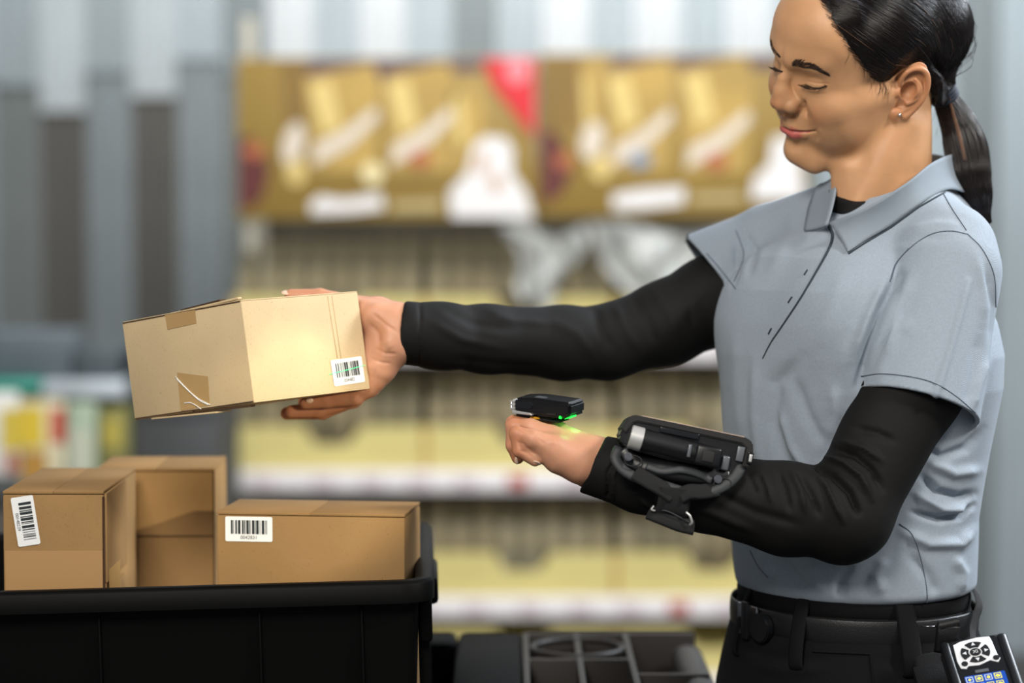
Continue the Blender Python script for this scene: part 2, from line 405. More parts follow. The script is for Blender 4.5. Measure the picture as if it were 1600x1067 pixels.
def f_head(p):
    q = W2H(p); d = smin(f_face(q), np.minimum(f_ear(q), f_ear(q * np.array([1, -1, 1], q.dtype))), 1.6) * HS
    return smin(d, f_neck(p), 0.009)
FACE_FOLDS = [([(1224, 200), (1233, 205), (1250, 206.5), (1262, 206.5), (1272, 205)], 1.6, -0.0030, 0.8), ([(1228, 181), (1237, 182.5), (1246, 180.5)], 2.0, -0.0012, 0.3), ([(1253, 158), (1256, 168), (1253, 177)], 2.4, -0.0008, 0.4),
              ([(1261, 127), (1272, 129.5), (1284, 131), (1295, 131)], 1.6, -0.0007, 0.4),       # lid crease
              ([(1258, 134), (1268, 138), (1280, 139), (1292, 136)], 1.5, -0.0011, 0.4),        # lash line
              ([(1262, 144), (1276, 147), (1290, 146)], 2.2, -0.0004), ([(1255, 165), (1262, 177), (1268, 190)], 4.5, -0.0012, 0.3),
              ([(1273, 202), (1277, 209), (1277, 218)], 2.0, -0.0008, 0.5), ([(1281, 200), (1285, 214), (1280, 228)], 5, 0.0006),
              ([(1250, 166), (1254, 171), (1252, 178)], 2.0, -0.0010, 0.5)]
lo = np.minimum(NECK[3], H2W((-105, 0, 0))) ; 
lo = np.array([HO[0] - 0.135, HO[1] - 0.13, NECK[3][2] - 0.03]); hi = np.array([HO[0] + 0.135, HO[1] + 0.135, HO[2] + 0.145])
HV, HQ = surface(f_head, lo, hi, 0.0011)
HV = sculpt(HV, HQ, FACE_FOLDS)

def pigment(me, cols):
    at = me.color_attributes.new('pigment', 'FLOAT_COLOR', 'POINT'); a = np.ones((len(me.vertices), 4), np.float32); a[:, :3] = cols; at.data.foreach_set('color', a.ravel())
def head_pig(V):
    q = W2H(V); m = q.copy(); m[:, 1] = np.abs(m[:, 1]); c = CORN
    ul = chain(m, [ULC[0] + (1, 0, -0.6), ULC[1] + (1, 0, 0.2), ULC[2] + (1, 0, -0.4), G3], [3.6, 4.2, 3.4, 1.6], 0)
    ll = chain(m, [LLC[0] + (1, 0, 0), LLC[1] + (1, 0, 0), LLC[2] + (1, 0, 0.3), G3], [5.6, 5.6, 4.0, 1.5], 0)
    lips = np.clip(0.5 - np.minimum(ul, ll) * 0.9, 0, 1)
    bl = 0.45 * np.exp(-(np.linalg.norm((m - (84, 40, -24)) / (16, 16, 14), axis=1)) ** 2) + 0.5 * np.exp(-(np.linalg.norm((m - TIP) / (14, 14, 12), axis=1)) ** 2)
    bl = bl + 0.5 * np.clip(1 - np.minimum(f_ear(q), 5) / 3, 0, 1)
    return np.stack([lips, np.clip(bl, 0, 0.8), 0 * bl], 1)
person = thing('person', 'smiling woman with dark ponytail in grey polo shirt holding a box and checking it', 'person', W(1340, 1500, 2.65))
person.location.z = 0
body_me = fast_mesh('body', HV, HQ); pigment(body_me, head_pig(HV))
head_o = add('body', body_me, M_SKIN, person)
# ---------------------------------------------------------------- hair
BH = bvh_of(HV, HQ)
hp, _ = onto([(1276, -14), (1284, 0), (1300, 34), (1326, 75), (1350, 104), (1370, 128), (1384, 136), (1398, 133), (1408, 124)], BH, 0)
HAIRLINE = [np.array([101.0, 150.0])] + [v[[0, 2]] for v in W2H(hp)] + [HL(*v)[[0, 2]] for v in ((1420, 109, 76), (1436, 102, 78), (1454, 118, 78), (1454, 145, 74), (1449, 170, 66), (1447, 200, 55))]
POLY = np.array(HAIRLINE + [np.array([-190, -95]), np.array([-190, 190]), np.array([99, 190])])
def inpoly(P, poly):
    ins = np.zeros(len(P), bool); n = len(poly)
    for i in range(n):
        a = poly[i]; b = poly[(i + 1) % n]; c = ((a[1] > P[:, 1]) != (b[1] > P[:, 1])); x = (b[0] - a[0]) * (P[:, 1] - a[1]) / (b[1] - a[1] + 1e-9) + a[0]
        ins ^= c & (P[:, 0] < x)
    return ins
TIE = W(1476, 148, 2.635); TIEL = W2H(TIE[None])[0]
BACK = W2H(W(1450, 34, 2.63)[None])[0]
def f_skull(q):
    d = ell(q, (-2, 0, 46), (97, 74, 76)); d = smin(d, ell(q, (48, 0, 52), (50, 60, 52)), 14); return smin(d, ell(q, (49, 0, -2), (44, 60, 62)), 16)
def f_hairq(q):
    P2 = q[:, [0, 2]].astype(float); d, _ = seglist(P2, HAIRLINE); s = np.where(inpoly(P2, POLY), d, -d)
    t = np.clip((s + 1) / 26, 0, 1); th = -2.5 + 10.5 * np.sqrt(t) * (0.6 + 0.4 * t)
    dd = f_skull(q) - th.astype(q.dtype)
    dd2 = smin(dd, ell(q, BACK, (43, 58, 50)), 26)
    dd2 = smin(dd2, cone(q, BACK + (0, 4, -14), TIEL, 38, 9), 14)
    dd2 = smin(dd2, cone(q, HL(1447, 150, 66) - (6, 10, 0), TIEL, 12, 10), 10)
    dd2 = smin(dd2, cone(q, HL(1443, 186, 58), HL(1456, 140, 55), 6, 12), 6)
    dd2 = smin(dd2, cone(q, HL(1447, 110, 72), HL(1460, 128, 60), 8, 10), 8)
    w_ = np.clip((s - 1) / 14, 0, 1).astype(q.dtype)
    return dd * (1 - w_) + np.minimum(dd2, dd) * w_ + np.clip(-s - 3, 0, 40).astype(q.dtype)
def f_hair(p): return f_hairq(W2H(p)) * HS
pl = [W(1474, 147, 2.635), W(1480, 160, 2.64), W(1496, 190, 2.645), W(1509, 230, 2.645), W(1517, 275, 2.64), W(1527, 312, 2.635), W(1541, 350, 2.63)]
PR = [0.0095, 0.0125, 0.0192, 0.0228, 0.0220, 0.0165, 0.003]
PLS = smooth_path(pl, 14); PRS = np.interp(np.linspace(0, 6, 14), range(7), PR) * .95
def f_tail(p):
    return chain(p, PLS, PRS, 0.004)
def f_hairall(p): return smin(f_hair(p), f_tail(p), 0.003)
hlo = np.array([HO[0] - 0.13, HO[1] - 0.135, W(1541, 362, 2.63)[2]]); hhi = np.array([W(1560, 100, 2.63)[0], HO[1] + 0.135, HO[2] + 0.15])
GV, GQ = surface(f_hairall, hlo, hhi, 0.0024, 1)
def hair_look(nt, b, L, tc): b.inputs['Specular Tint'].default_value = (0.75, 0.82, 1, 1)
M_HAIR = mat('hair_dark', '0c0807', 0.45, spec=0.4, extra=hair_look)
M_STRAND = mat('hair_strands', '120b09', 0.27, spec=0.42, noise=(30, 0.5, 3))
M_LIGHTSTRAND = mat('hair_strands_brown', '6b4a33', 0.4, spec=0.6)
hair_o = add('hair', fast_mesh('hair', GV, GQ), M_HAIR, person)

def make_curves(name, P, rad, m, parent, taper=True):
    """P: (n, k, 3) strands -> one hair-curves object"""
    n, k, _ = P.shape; cu = bpy.data.hair_curves.new(name); cu.add_curves([k] * n)
    cu.attributes['position'].data.foreach_set('vector', P.astype(np.float32).ravel())
    ra = cu.attributes.get('radius') or cu.attributes.new('radius', 'FLOAT', 'POINT')
    r = np.broadcast_to(np.asarray(rad, float).reshape(-1, 1) if np.ndim(rad) else rad, (n, k)).copy()
    if taper: r = r * np.clip(1.15 - np.linspace(0, 1, k) ** 3, 0.15, 1)[None]
    ra.data.foreach_set('value', r.astype(np.float32).ravel()); cu.materials.append(m)
    return add(name, cu, None, parent, smooth=False)
def to_level(f, V, target, it=3, e=0.001):
    for _ in range(it):
        g, v = grad(f, V, e); V = V - ((v - target) / np.maximum((g * g).sum(1), 0.3))[:, None] * g
    return V
# strands swept from the hairline and crown back to the tie
fh = lambda p: f_hair(p)
q0 = W2H(GV); s0, _ = seglist(q0[:, [0, 2]], HAIRLINE)
side = (GV[:, 2] > W(0, 175, 2.63)[2])
pg = proj(GV); notail = ~((pg[:, 0] > 1452) & (pg[:, 1] > 138)) & (f_hair(GV) < 0.0012)
cand = np.nonzero(side & notail & (np.linalg.norm(GV - TIE, axis=1) > 0.03))[0]
NS = 7000; sel = rng.choice(cand, NS); edge = np.nonzero(side & notail & (s0 < 4) & (q0[:, 0] > -10) & (q0[:, 1] > 20))[0]; sel = np.r_[sel, rng.choice(edge, 900)]
A = GV[sel] + rng.normal(0, 0.0006, (len(sel), 3)); k = 15; tt = np.linspace(0, 1, k)
E_ = TIE + rng.normal(0, 0.003, (len(sel), 3))
P = A[:, None] * (1 - tt)[None, :, None] + E_[:, None] * tt[None, :, None]
ctr = HO + HS * (HR @ np.array([-10, 0, 40.0]))
P += (P - ctr) * (0.9 * np.sin(tt * pi))[None, :, None] * 0.25
P[..., 2] += (0.010 * np.sin(tt * pi))[None]
lift = rng.uniform(-0.0001, 0.0007, (len(sel), 1)) * np.ones((1, k)) + rng.normal(0, 0.00004, (len(sel), k))
clump = np.round(np.arctan2(A[:, 2] - TIE[2], A[:, 1] - TIE[1]) * 26)
GB = bvh_of(GV, GQ); c1_, c2_ = surface(f_hair, hlo, hhi, 0.004, 2); CB = bvh_of(c1_, c2_); Pf = P.reshape(-1, 3); lf = lift.ravel()
for i in range(len(Pf)):
    d = Pf[i] - ctr; d /= np.linalg.norm(d); h = CB.ray_cast(Vector(ctr + d * 0.3), Vector(-d), 0.3)
    if h[0] is not None: Pf[i] = np.array(h[0]) + d * lf[i]
P = Pf.reshape(len(sel), k, 3)
P[:, -1] = E_
pp = proj(P.reshape(-1, 3)).reshape(len(P), -1, 3); ok_ = ~((pp[..., 0] < 1266) & (pp[..., 1] > -30)).any(1); P = P[ok_]
lift_o = make_curves('hair_strands', P, 0.00019, M_STRAND, hair_o)
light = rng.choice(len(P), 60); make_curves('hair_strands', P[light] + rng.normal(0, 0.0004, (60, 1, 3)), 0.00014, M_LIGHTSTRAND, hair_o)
# pony tail strands
NT = 4200; ang = rng.uniform(0, 2 * pi, NT); rr = np.sqrt(rng.uniform(0.78, 1.06, NT)); k = 16
cp = smooth_path(pl, k); cr = np.interp(np.linspace(0, 6, k), range(7), PR); T_ = np.gradient(cp, axis=0); T_ /= np.linalg.norm(T_, axis=1)[:, None]
s1 = np.cross(T_, (0, 1, 0)); s1 /= np.linalg.norm(s1, axis=1)[:, None]; s2 = np.cross(T_, s1)
cr[-1] = 0.006
P = cp[None] + (rr[:, None] * cr[None])[..., None] * (np.cos(ang)[:, None, None] * s1[None] + np.sin(ang)[:, None, None] * s2[None])
P += (np.sin(tt_ := np.linspace(0, 1, k) * 9 + 0)[None, :, None] * rng.normal(0, 0.0006, (NT, 1, 3)))
ext = rng.uniform(0.6, 1.15, NT)
make_curves('hair_strands', P, 0.00022, M_STRAND, hair_o)
li = np.nonzero((np.cos(ang) * 1 < -0.1) & (rr > 0.9))[0][:1]
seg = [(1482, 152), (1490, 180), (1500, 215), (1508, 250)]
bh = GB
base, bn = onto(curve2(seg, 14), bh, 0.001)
P = base[None] + rng.normal(0, 0.0013, (45, 1, 3)) * np.linspace(0.4, 1, 14)[None, :, None]; make_curves('hair_strands', P, 0.0002, M_LIGHTSTRAND, hair_o)  # brown strands paint the highlight down the pony tail
# fly-away hairs round the crown, the tie and the temple
FL = []
for i in range(70):
    j = rng.choice(cand); a = GV[j]; q = W2H(a[None])[0]
    if proj(a)[0] < 1440: continue
    d = rng.normal(0, 1, 3); out = (a - ctr) / np.linalg.norm(a - ctr); t = np.linspace(0, 1, 12)[:, None]
    FL.append(a + out * 0.02 * t * rng.uniform(0.3, 1) + d * 0.012 * t ** 2 + np.array([0.0, 0, -0.03]) * t ** 2 * rng.uniform(0, 1))
for i in range(46):
    x = rng.uniform(1455, 1500); y = rng.uniform(150, 175); t = np.linspace(0, 1, 12)
    a = W(x, y, 2.635); FL.append(np.stack([a[0] + rng.normal(0, 0.012) * t + 0.004 * np.sin(t * 5 + i), a[1] + 0.01 * rng.normal() * t, a[2] - rng.uniform(0.01, 0.055) * t], 1))
for x, y in [(1352, 106), (1360, 116), (1372, 130), (1378, 133), (1384, 134), (1366, 124), (1380, 136), (1345, 96), (1330, 82), (1375, 128), (1388, 136), (1382, 130)] * 6:
    n = 12; ln = rng.uniform(10, 32); x += rng.normal(0, 3); y += rng.normal(-2, 3); dx = rng.normal(0, 5) - 1
    pts = [(x + dx * t + 2 * math.sin(t * 3), y + ln * t) for t in np.linspace(0, 1, n)]; c_, _ = onto(pts, BH, 0.0004)
    FL.append(c_)
make_curves('hair_strands', np.array(FL), 0.00006, M_STRAND, hair_o)
M_NAVY = mat('elastic_navy', '1a2233', 0.75, bump=(600, 0.5))
tn = pl[1] - pl[0]; tn /= np.linalg.norm(tn); sa = np.cross(tn, (0, 1, 0)); sa /= np.linalg.norm(sa); sb = np.cross(tn, sa)
for kk, off in enumerate((-0.0035, 0.0005, 0.0045)):
    ring = [pl[0] + tn * off + 0.0136 * (cos(a) * sa + sin(a) * sb) for a in np.linspace(0, 2 * pi, 29)[:-1]]
    tube('hair_tie', ring, 0.0028, M_NAVY, hair_o, 8, closed=True)
# brows and lashes
M_BROW = mat('brow_hair', '35271f', 0.6, spec=0.3)
def strokes(path, wid, n, ln, dirf, rad, lift=0.0004, bv=None):
    out = []; pt = curve2(path, 60)
    for i in range(n):
        t = rng.uniform(0, 1); j = min(int(t * 59), 58); x, y = pt[j]; tx, ty = pt[j + 1][0] - pt[j][0], pt[j + 1][1] - pt[j][1]; l = math.hypot(tx, ty); tx /= l; ty /= l
        wv = np.interp(t, np.linspace(0, 1, len(wid)), wid); o = rng.uniform(-1, 1) * wv; x += -ty * o; y += tx * o
        dx, dy = dirf(t, tx, ty, o / wv); L_ = ln * rng.uniform(0.6, 1.1)
        c_, _ = onto([(x + dx * L_ * s, y + dy * L_ * s) for s in np.linspace(0, 1, 5)], bv, lift); out.append(c_)
    return np.array(out)
P = strokes([(1237, 100), (1247, 100.5), (1258, 102.5), (1268, 104), (1276, 107), (1284, 112), (1293, 117)], [2.6, 4.0, 3.9, 3.2, 2.5, 1.7, 0.6], 520, 6.5, lambda t, tx, ty, o: (tx * 0.8 + 0.2, ty * 0.8 - (0.75 if t < 0.25 else 0.25) + 0.25 * o), 0.0002, bv=BH)
make_curves('eyebrow', P, 0.00012, M_BROW, person)
P = strokes([(1205.5, 64), (1206.5, 72), (1211, 80), (1217, 87), (1220, 90)], [1.2, 1.8, 2.2, 2.0, 1.0], 150, 5, lambda t, tx, ty, o: (-tx * 0.7 - 0.2, -ty * 0.7 - 0.3), 0.0002, bv=BH)
make_curves('eyebrow', P, 0.00012, M_BROW, person)
P = strokes([(1280, -10), (1286, 2), (1301, 34), (1327, 75), (1350, 103), (1364, 118)], [5], 460, 24, lambda t, tx, ty, o: (.85, .5), 0.0002, lift=0.0006, bv=BH)
make_curves('hair_strands', P, 0.00009, M_STRAND, hair_o)
def lashes(path, n, ln, dr, curl):
    out = []; c_, nn = onto(curve2(path, 40), BH, 0.0003)
    for i in range(n):
        t = (i + rng.uniform(-0.3, 0.3)) / n; j = int(np.clip(t * 39, 0, 39)); a = c_[j]; L_ = ln * rng.uniform(0.8, 1.1); d = dr(t); s = np.linspace(0, 1, 7)[:, None]
        out.append(a + d * L_ * s + curl * L_ * s ** 2 + rng.normal(0, 0.0004, 3) * s)
    return np.array(out)
fwd = HR @ np.array([1, 0, 0]); lat = HR @ np.array([0, 1, 0]); up_ = HR @ np.array([0, 0, 1])
NE = [(1258, 131.5), (1264, 134.5), (1271, 137), (1280, 137.5), (1288, 135.5), (1293, 133)]
P = lashes(NE, 130, 0.0085, lambda t: (fwd * 0.95 + lat * (-0.15 + 0.5 * t) - up_ * 0.25) * (1.15 if t < .5 else 1.15 - 1.3 * (t - .5)), up_ * 0.5)
ey = make_curves('eyelashes', P, 0.00010, M_BROW, person)
c_, _ = onto(curve2(NE, 24), BH, 0.0002); tube('lash_line', c_, list(np.interp(np.linspace(0, 1, 24), [0, .2, .6, 1], [.0003, .0007, .0008, .0001])), M_BROW, ey, 6)
FE = [(1210, 105), (1214, 108), (1219, 110.5), (1223, 112)]
P = lashes(FE, 70, 0.0085, lambda t: fwd * 0.8 - lat * 0.3 - up_ * 0.15, up_ * 0.35)
ey = make_curves('eyelashes', P, 0.00010, M_BROW, person)
c_, _ = onto(curve2(FE, 14), BH, 0.0002); tube('lash_line', c_, 0.0008, M_BROW, ey, 6)
# ear stud
c_, nn = onto([(1405, 179)], BH, 0.0012)
bm = bmesh.new(); bmesh.ops.create_icosphere(bm, subdivisions=3, radius=0.0021); bmesh.ops.translate(bm, vec=Vector(c_[0]), verts=bm.verts)
add('earring', bm_mesh(bm), mat('polished_silver', 'd8dde2', 0.12, metal=1), person)
# ---------------------------------------------------------------- hands and hidden torso (skin)
BD = 2.64                                                      # depth of the trunk's axis
FRONT = np.array([-0.82, -0.5723, 0.0]); LEFT = np.array([0.5723, -0.82, 0.0])      # LEFT = her left, towards the lens
RWR = W(646, 519, 2.60); LWR = W(926, 722, 2.49)
# her left hand: a loose fist, back of the hand up
LH = dict(
    mc=[[(905, 706, 2.515), (868, 675, 2.535), (838, 664, 2.545)], [(905, 706, 2.505), (865, 675, 2.515), (832, 663, 2.52)], [(905, 712, 2.492), (862, 685, 2.490), (829, 669, 2.492)], [(905, 722, 2.478), (866, 700, 2.470), (833, 686, 2.466)]],
    mr=[[.016, .0125, .0098], [.016, .0130, .0102], [.017, .0130, .0098], [.018, .0135, .0100]],
    fg=[[(838, 664, 2.545), (806, 662, 2.545), (806, 690, 2.54), (822, 704, 2.54)], [(832, 663, 2.52), (803, 662, 2.52), (802, 693, 2.517), (816, 710, 2.518)],
        [(829, 669, 2.492), (803, 667, 2.495), (802, 696, 2.494), (809, 715, 2.497)], [(833, 686, 2.466), (808, 678, 2.470), (812, 704, 2.468), (836, 719, 2.470)]],
    fr=[[.0092, .0086, .0078, .0068]] * 2 + [[.0090, .0084, .0074, .0066], [.0092, .0080, .0070, .0064]])
def f_lhand(p):
    d = chain(p, [W(1010, 745, 2.50), W(926, 722, 2.495), W(896, 709, 2.495)], [.030, .0255, .0245], .01)
    d = smin(d, cone(p, W(926, 722, 2.52), W(896, 706, 2.52), .022, .020), .01)
    for a, r in zip(LH['mc'], LH['mr']): d = smin(d, chain(p, [W(*v) for v in a], r, .004), .010)
    d = smin(d, chain(p, [W(905, 727, 2.478), W(872, 716, 2.474), W(848, 704, 2.474)], [.0175, .0150, .0105], .004), .008)   # heel
    d = smin(d, chain(p, [W(890, 715, 2.53), W(860, 712, 2.545), W(835, 708, 2.548), W(815, 708, 2.535)], [.014, .011, .0088, .0078], .004), .006)  # thumb
    f = None
    for a, r in zip(LH['fg'], LH['fr']):
        e = chain(p, [W(*v) for v in a], r, .0025); f = e if f is None else smin(f, e, .0012)
    return smin(d, f, .004)
R_h = np.array([[0.7542, 0.6432, -0.1326], [-0.6379, 0.7654, 0.0846], [0.1559, 0.0208, 0.9876]]); Bc = np.array([-0.275, 2.448, 1.341]); l1, l2, hh = .185, .1711, .1052
U_h, S_h, Vt = np.linalg.svd(R_h); R_h = U_h @ Vt; O_ = Bc + R_h @ np.array([-l1 / 2, l2 / 2, -hh / 2])
def f_held(p):
    q = np.abs((p - O_.astype(p.dtype)) @ R_h.astype(p.dtype)) - np.array([l1 / 2, l2 / 2, hh / 2], p.dtype)
    return np.linalg.norm(np.maximum(q, 0), axis=1) + np.minimum(q.max(1), 0)
def f_rhand(p): return smax(f_rhand0(p), .0004 - f_held(p), .0015)
def f_rhand0(p):
    d = chain(p, [W(700, 525, 2.605), W(655, 520, 2.600), W(622, 516, 2.600)], [.0235, .0245, .025], .01)
    palm = [[(622, 506, 2.60), (590, 492, 2.615), (560, 484, 2.63)], [(618, 520, 2.595), (590, 525, 2.61), (565, 530, 2.635)], [(616, 532, 2.592), (592, 552, 2.60), (568, 580, 2.625)], [(610, 540, 2.592), (592, 572, 2.594), (575, 598, 2.60)]]
    for a in palm: d = smin(d, chain(p, [W(*v) for v in a], [.023, .0195, .016], .004), .010)
    d = smin(d, chain(p, [W(612, 508, 2.588), W(588, 497, 2.592), W(575, 490, 2.60)], [.016, .0165, .013], .004), .009)      # thenar
    d = smax(d, -ell(p, W(578, 527, 2.572), (.010, .006, .020)), .012)
    th = chain(p, [W(575, 488, 2.60), W(545, 474, 2.612), W(500, 464, 2.622), W(455, 462, 2.625)], [.0115, .0100, .0090, .0072], .003)
    fs = [[(585, 594, 2.592), (556, 620, 2.597), (512, 625, 2.603), (478, 629, 2.606)], [(588, 590, 2.612), (553, 624, 2.62), (500, 640, 2.625), (456, 643, 2.625)],
          [(588, 588, 2.632), (555, 622, 2.64), (505, 643, 2.645), (448, 646, 2.645)], [(586, 586, 2.65), (556, 618, 2.66), (512, 626, 2.665), (475, 628, 2.665)]]
    f = th
    for a in fs: f = smin(f, chain(p, [W(*v) for v in a], [.0102, .0092, .0084, .0070], .0025), .0012)
    return smin(d, f, .006)
def bounds(pts, pad): P = np.array(pts); return P.min(0) - pad, P.max(0) + pad
lo, hi = bounds([W(1012, 745, 2.5), W(800, 655, 2.56), W(800, 720, 2.45)], 0.032); hi[0] = W(1000, 745, 2.5)[0]
LV, LQ = surface(f_lhand, lo, hi, 0.0013)
LV = sculpt(LV, LQ, [([(851, 693), (846, 690), (842, 684)], 2, -0.0006), ([(838, 676), (848, 683)], 1.6, -0.0006), ([(853, 664), (858, 670)], 1.4, -0.0005), ([(862, 690), (865, 692)], 4, 0.0008, 1), ([(812, 667), (820, 672), (832, 676)], 2.0, -0.0012),
                     ([(808, 690), (820, 694)], 1.5, -0.0008), ([(812, 704), (826, 706), (838, 710)], 1.8, -0.0010)])
lo, hi = bounds([W(720, 527, 2.605), W(448, 632, 2.67), W(448, 455, 2.59)], 0.030); hi[0] = W(705, 527, 2.6)[0]
RV, RQ = surface(f_rhand, lo, hi, 0.0014)
RV = sculpt(RV, RQ, [([(583, 490), (600, 505), (622, 520)], 2.6, -0.0012), ([(588, 545), (602, 552), (618, 553)], 2.0, -0.0013), ([(580, 560), (596, 566), (610, 568)], 1.8, -0.0010), ([(577, 505), (590, 520), (592, 540)], 4, -0.0018),
                     ([(628, 500), (631, 520), (629, 540)], 1.8, -0.0010), ([(586, 576), (582, 592)], 2, -0.0008), ([(604, 530), (612, 545)], 7, 0.0012)])
def f_core(p):      # chest, shoulders and arms under the clothes
    d = ell(p, W(1352, 520, BD), (.10, .085, .14)); d = smin(d, cone(p, W(1384, 380, BD), W(1370, 420, BD), .045, .07), .03)
    d = smin(d, chain(p, [W(1205, 430, 2.74), W(930, 535, 2.70), W(700, 525, 2.61)], [.030, .026, .018], .01), .02)
    d = smin(d, chain(p, [W(1460, 440, 2.54), W(1335, 815, 2.475), W(1010, 745, 2.50)], [.030, .026, .018], .01), .02)
    return d
CV, CQ = surface(f_core, [-0.10, 2.32, 0.98], [0.55, 2.9, 1.48], 0.008, 1)
# one body mesh: head, hands, covered trunk
V = np.vstack([HV, LV, RV, CV]); Q = np.vstack([HQ, LQ + len(HV), RQ + len(HV) + len(LV), CQ + len(HV) + len(LV) + len(RV)])
me = fast_mesh('body', V, Q)
def spot(V, c, r): return np.clip(1.4 - np.linalg.norm(V - c, axis=1) / r, 0, 1)
def nail(V, at, r=0.0042): return np.clip(3.0 - 2.4 * np.linalg.norm(V - at, axis=1) / r, 0, 1)
lp = np.zeros((len(LV), 3)); lp[:, 1] = np.clip(0.6 * np.exp(-((proj(LV)[:, 0] - 806) / 13) ** 2) + 0.3, 0, 0.75)
rp = np.zeros((len(RV), 3)); rp[:, 1] = np.clip(0.25 + 0.35 * np.clip((proj(RV)[:, 1] - 585) / 40, 0, 1) + 0.25 * np.clip((560 - proj(RV)[:, 0]) / 80, 0, 1), 0, 0.7)
pigment(me, np.vstack([head_pig(HV), lp, rp, np.zeros((len(CV), 3))]))
old = head_o.data; head_o.data = me
n0 = len(HQ); mi = np.zeros(len(me.polygons), np.int32); mi[n0:n0 + len(LQ) + len(RQ)] = 1
me.materials.append(M_SKIN); me.materials.append(M_SKIN2); me.polygons.foreach_set('material_index', mi); me.polygons.foreach_set('use_smooth', [True] * len(me.polygons))
bpy.data.meshes.remove(old)
M_NAIL = mat('fingernail', 'e0bfa8', 0.2, spec=0.7)
def ellipsoid(name, c, r, R, m, parent):
    bm = bmesh.new(); bmesh.ops.create_uvsphere(bm, u_segments=20, v_segments=12, radius=1)
    M = Matrix.Translation(Vector(c)) @ Matrix(R).to_4x4() @ Matrix.Diagonal((*r, 1)); bmesh.ops.transform(bm, matrix=M, verts=bm.verts)
    return add(name, bm_mesh(bm, name), m, parent)
def frame(x, z):
    x = np.array(x, float); x /= np.linalg.norm(x); z = np.array(z, float); z = z - x * (z @ x); z /= np.linalg.norm(z); return np.stack([x, np.cross(z, x), z], 1)
ellipsoid('fingernail', W(838, 723, 2.466), (.0052, .0040, .0012), frame((1, 0, -0.3), (0, -0.5, -1)), M_NAIL, person)
ellipsoid('fingernail', W(806, 719, 2.492), (.0045, .0038, .0012), frame((0.3, 0, -1), (-0.9, -0.6, -0.3)), M_NAIL, person)
ellipsoid('fingernail', W(448, 457, 2.622), (.0060, .0046, .0013), frame((-1, 0, 0.05), (-0.2, -0.5, 1)), M_NAIL, person)
ellipsoid('fingernail', W(484, 626, 2.597), (.0040, .0030, .0010), frame((-1, 0, -0.1), (0.0, -1, -0.3)), M_NAIL, person)

# ---------------------------------------------------------------- black undersleeves
def cloth_extra(sc, st):
    def f(nt, b, L, tc): pass
    return f
M_BLACK = mat('black_jersey', '0c0b0b', 0.75, spec=0.25, bump=(1500, 0.25))
NA = [W(1478, 430, 2.54), W(1425, 600, 2.515), W(1322, 806, 2.475), W(1230, 795, 2.475), W(1100, 768, 2.482), W(1000, 745, 2.49), W(930, 726, 2.495)]
NR = [.050, .0520, .0440, .0470, .0400, .0355, .0305]
cut = W(925, 727, 2.495); cdir = np.array(W(925, 727, 2.495) - W(1010, 746, 2.49)); cdir /= np.linalg.norm(cdir)
cdir = cdir + np.array([0.0, 0, 0.26]); cdir /= np.linalg.norm(cdir)
def f_nsl(p):
    d = chain(p, NA[:3], NR[:3], .02); d = smin(d, chain(p, NA[2:], NR[2:], .01), .018)
    d = smin(d, cone(p, W(1330, 812, 2.475), W(1312, 838, 2.475), .034, .026), .012)                      # elbow point
    cuff = cone(p, W(960, 735, 2.49), W(905, 720, 2.495), .0325, .0305); d = smin(d, cuff, .003)
    d = smax(d, (p - cut.astype(p.dtype)) @ cdir, .003)
    return smax(d, -cone(p, W(965, 737, 2.49), W(880, 712, 2.495), .0240, .0282), .0012)
lo, hi = bounds(NA, 0.06); lo[0] = W(895, 700, 2.45)[0]
SV, SQ = surface(f_nsl, lo, hi, 0.0022)
NF = [  # creases at the elbow bend and along the forearm, cuff seam
    ([(1275, 728), (1300, 742), (1326, 768), (1340, 800)], 6, -.0045, .6), ([(1268, 738), (1290, 760), (1305, 790), (1318, 815)], 5, .0030), ([(1250, 740), (1268, 770), (1280, 805)], 5, -.0028), ([(1236, 738), (1250, 765), (1258, 800)], 5, .0022),
    ([(1215, 736), (1228, 765), (1235, 800)], 5, -.0020), ([(1190, 740), (1200, 760), (1206, 785)], 4, .0016), ([(1170, 742), (1182, 770)], 4, -.0016),
    ([(1290, 715), (1320, 725), (1345, 745), (1362, 780)], 6, .0035), ([(1298, 700), (1335, 712), (1362, 735), (1380, 765)], 6, -.0030), ([(1315, 690), (1350, 700), (1378, 720)], 6, .0022),
    ([(1335, 668), (1370, 676), (1398, 690)], 7, -.0016), ([(1120, 770), (1180, 800), (1250, 820)], 9, -.0014), ([(1050, 780), (1110, 800), (1180, 830)], 8, .0016),
    ([(968, 706), (950, 738), (948, 775)], 2.2, -.0020, 1), ([(975, 712), (958, 745), (957, 780)], 2.5, .0010, 1), ([(985, 765), (1010, 758), (1035, 764)], 5, -.0022), ([(1000, 780), (1020, 790), (1045, 790)], 5, .0022)]
SV = sculpt(SV, SQ, [(a[0], a[1] * .85, a[2] * 2.1) + tuple(a[3:]) for a in NF])
sleeve_near = add('undersleeve', fast_mesh('undersleeve', SV, SQ), M_BLACK, person)
FA = [W(1215, 425, 2.75), W(1115, 470, 2.74), W(1040, 505, 2.72), W(950, 535, 2.70), W(880, 536, 2.68), W(760, 530, 2.64), W(690, 525, 2.615), W(636, 520, 2.60)]
FR = [.052, .0500, .0460, .0405, .0398, .0362, .0345, .0340]
fcut = W(629, 520, 2.598)
def f_fsl(p):
    d = chain(p, FA, FR, .012)
    d = smax(d, (p - fcut.astype(p.dtype)) @ np.array([-0.99, 0.05, 0.07]), .003)
    return smax(d, -cone(p, W(672, 522, 2.605), W(600, 518, 2.598), .0262, .0312), .0012)
lo, hi = bounds(FA, 0.062); lo[0] = W(618, 520, 2.6)[0]
FV, FQ = surface(f_fsl, lo, hi, 0.0024)
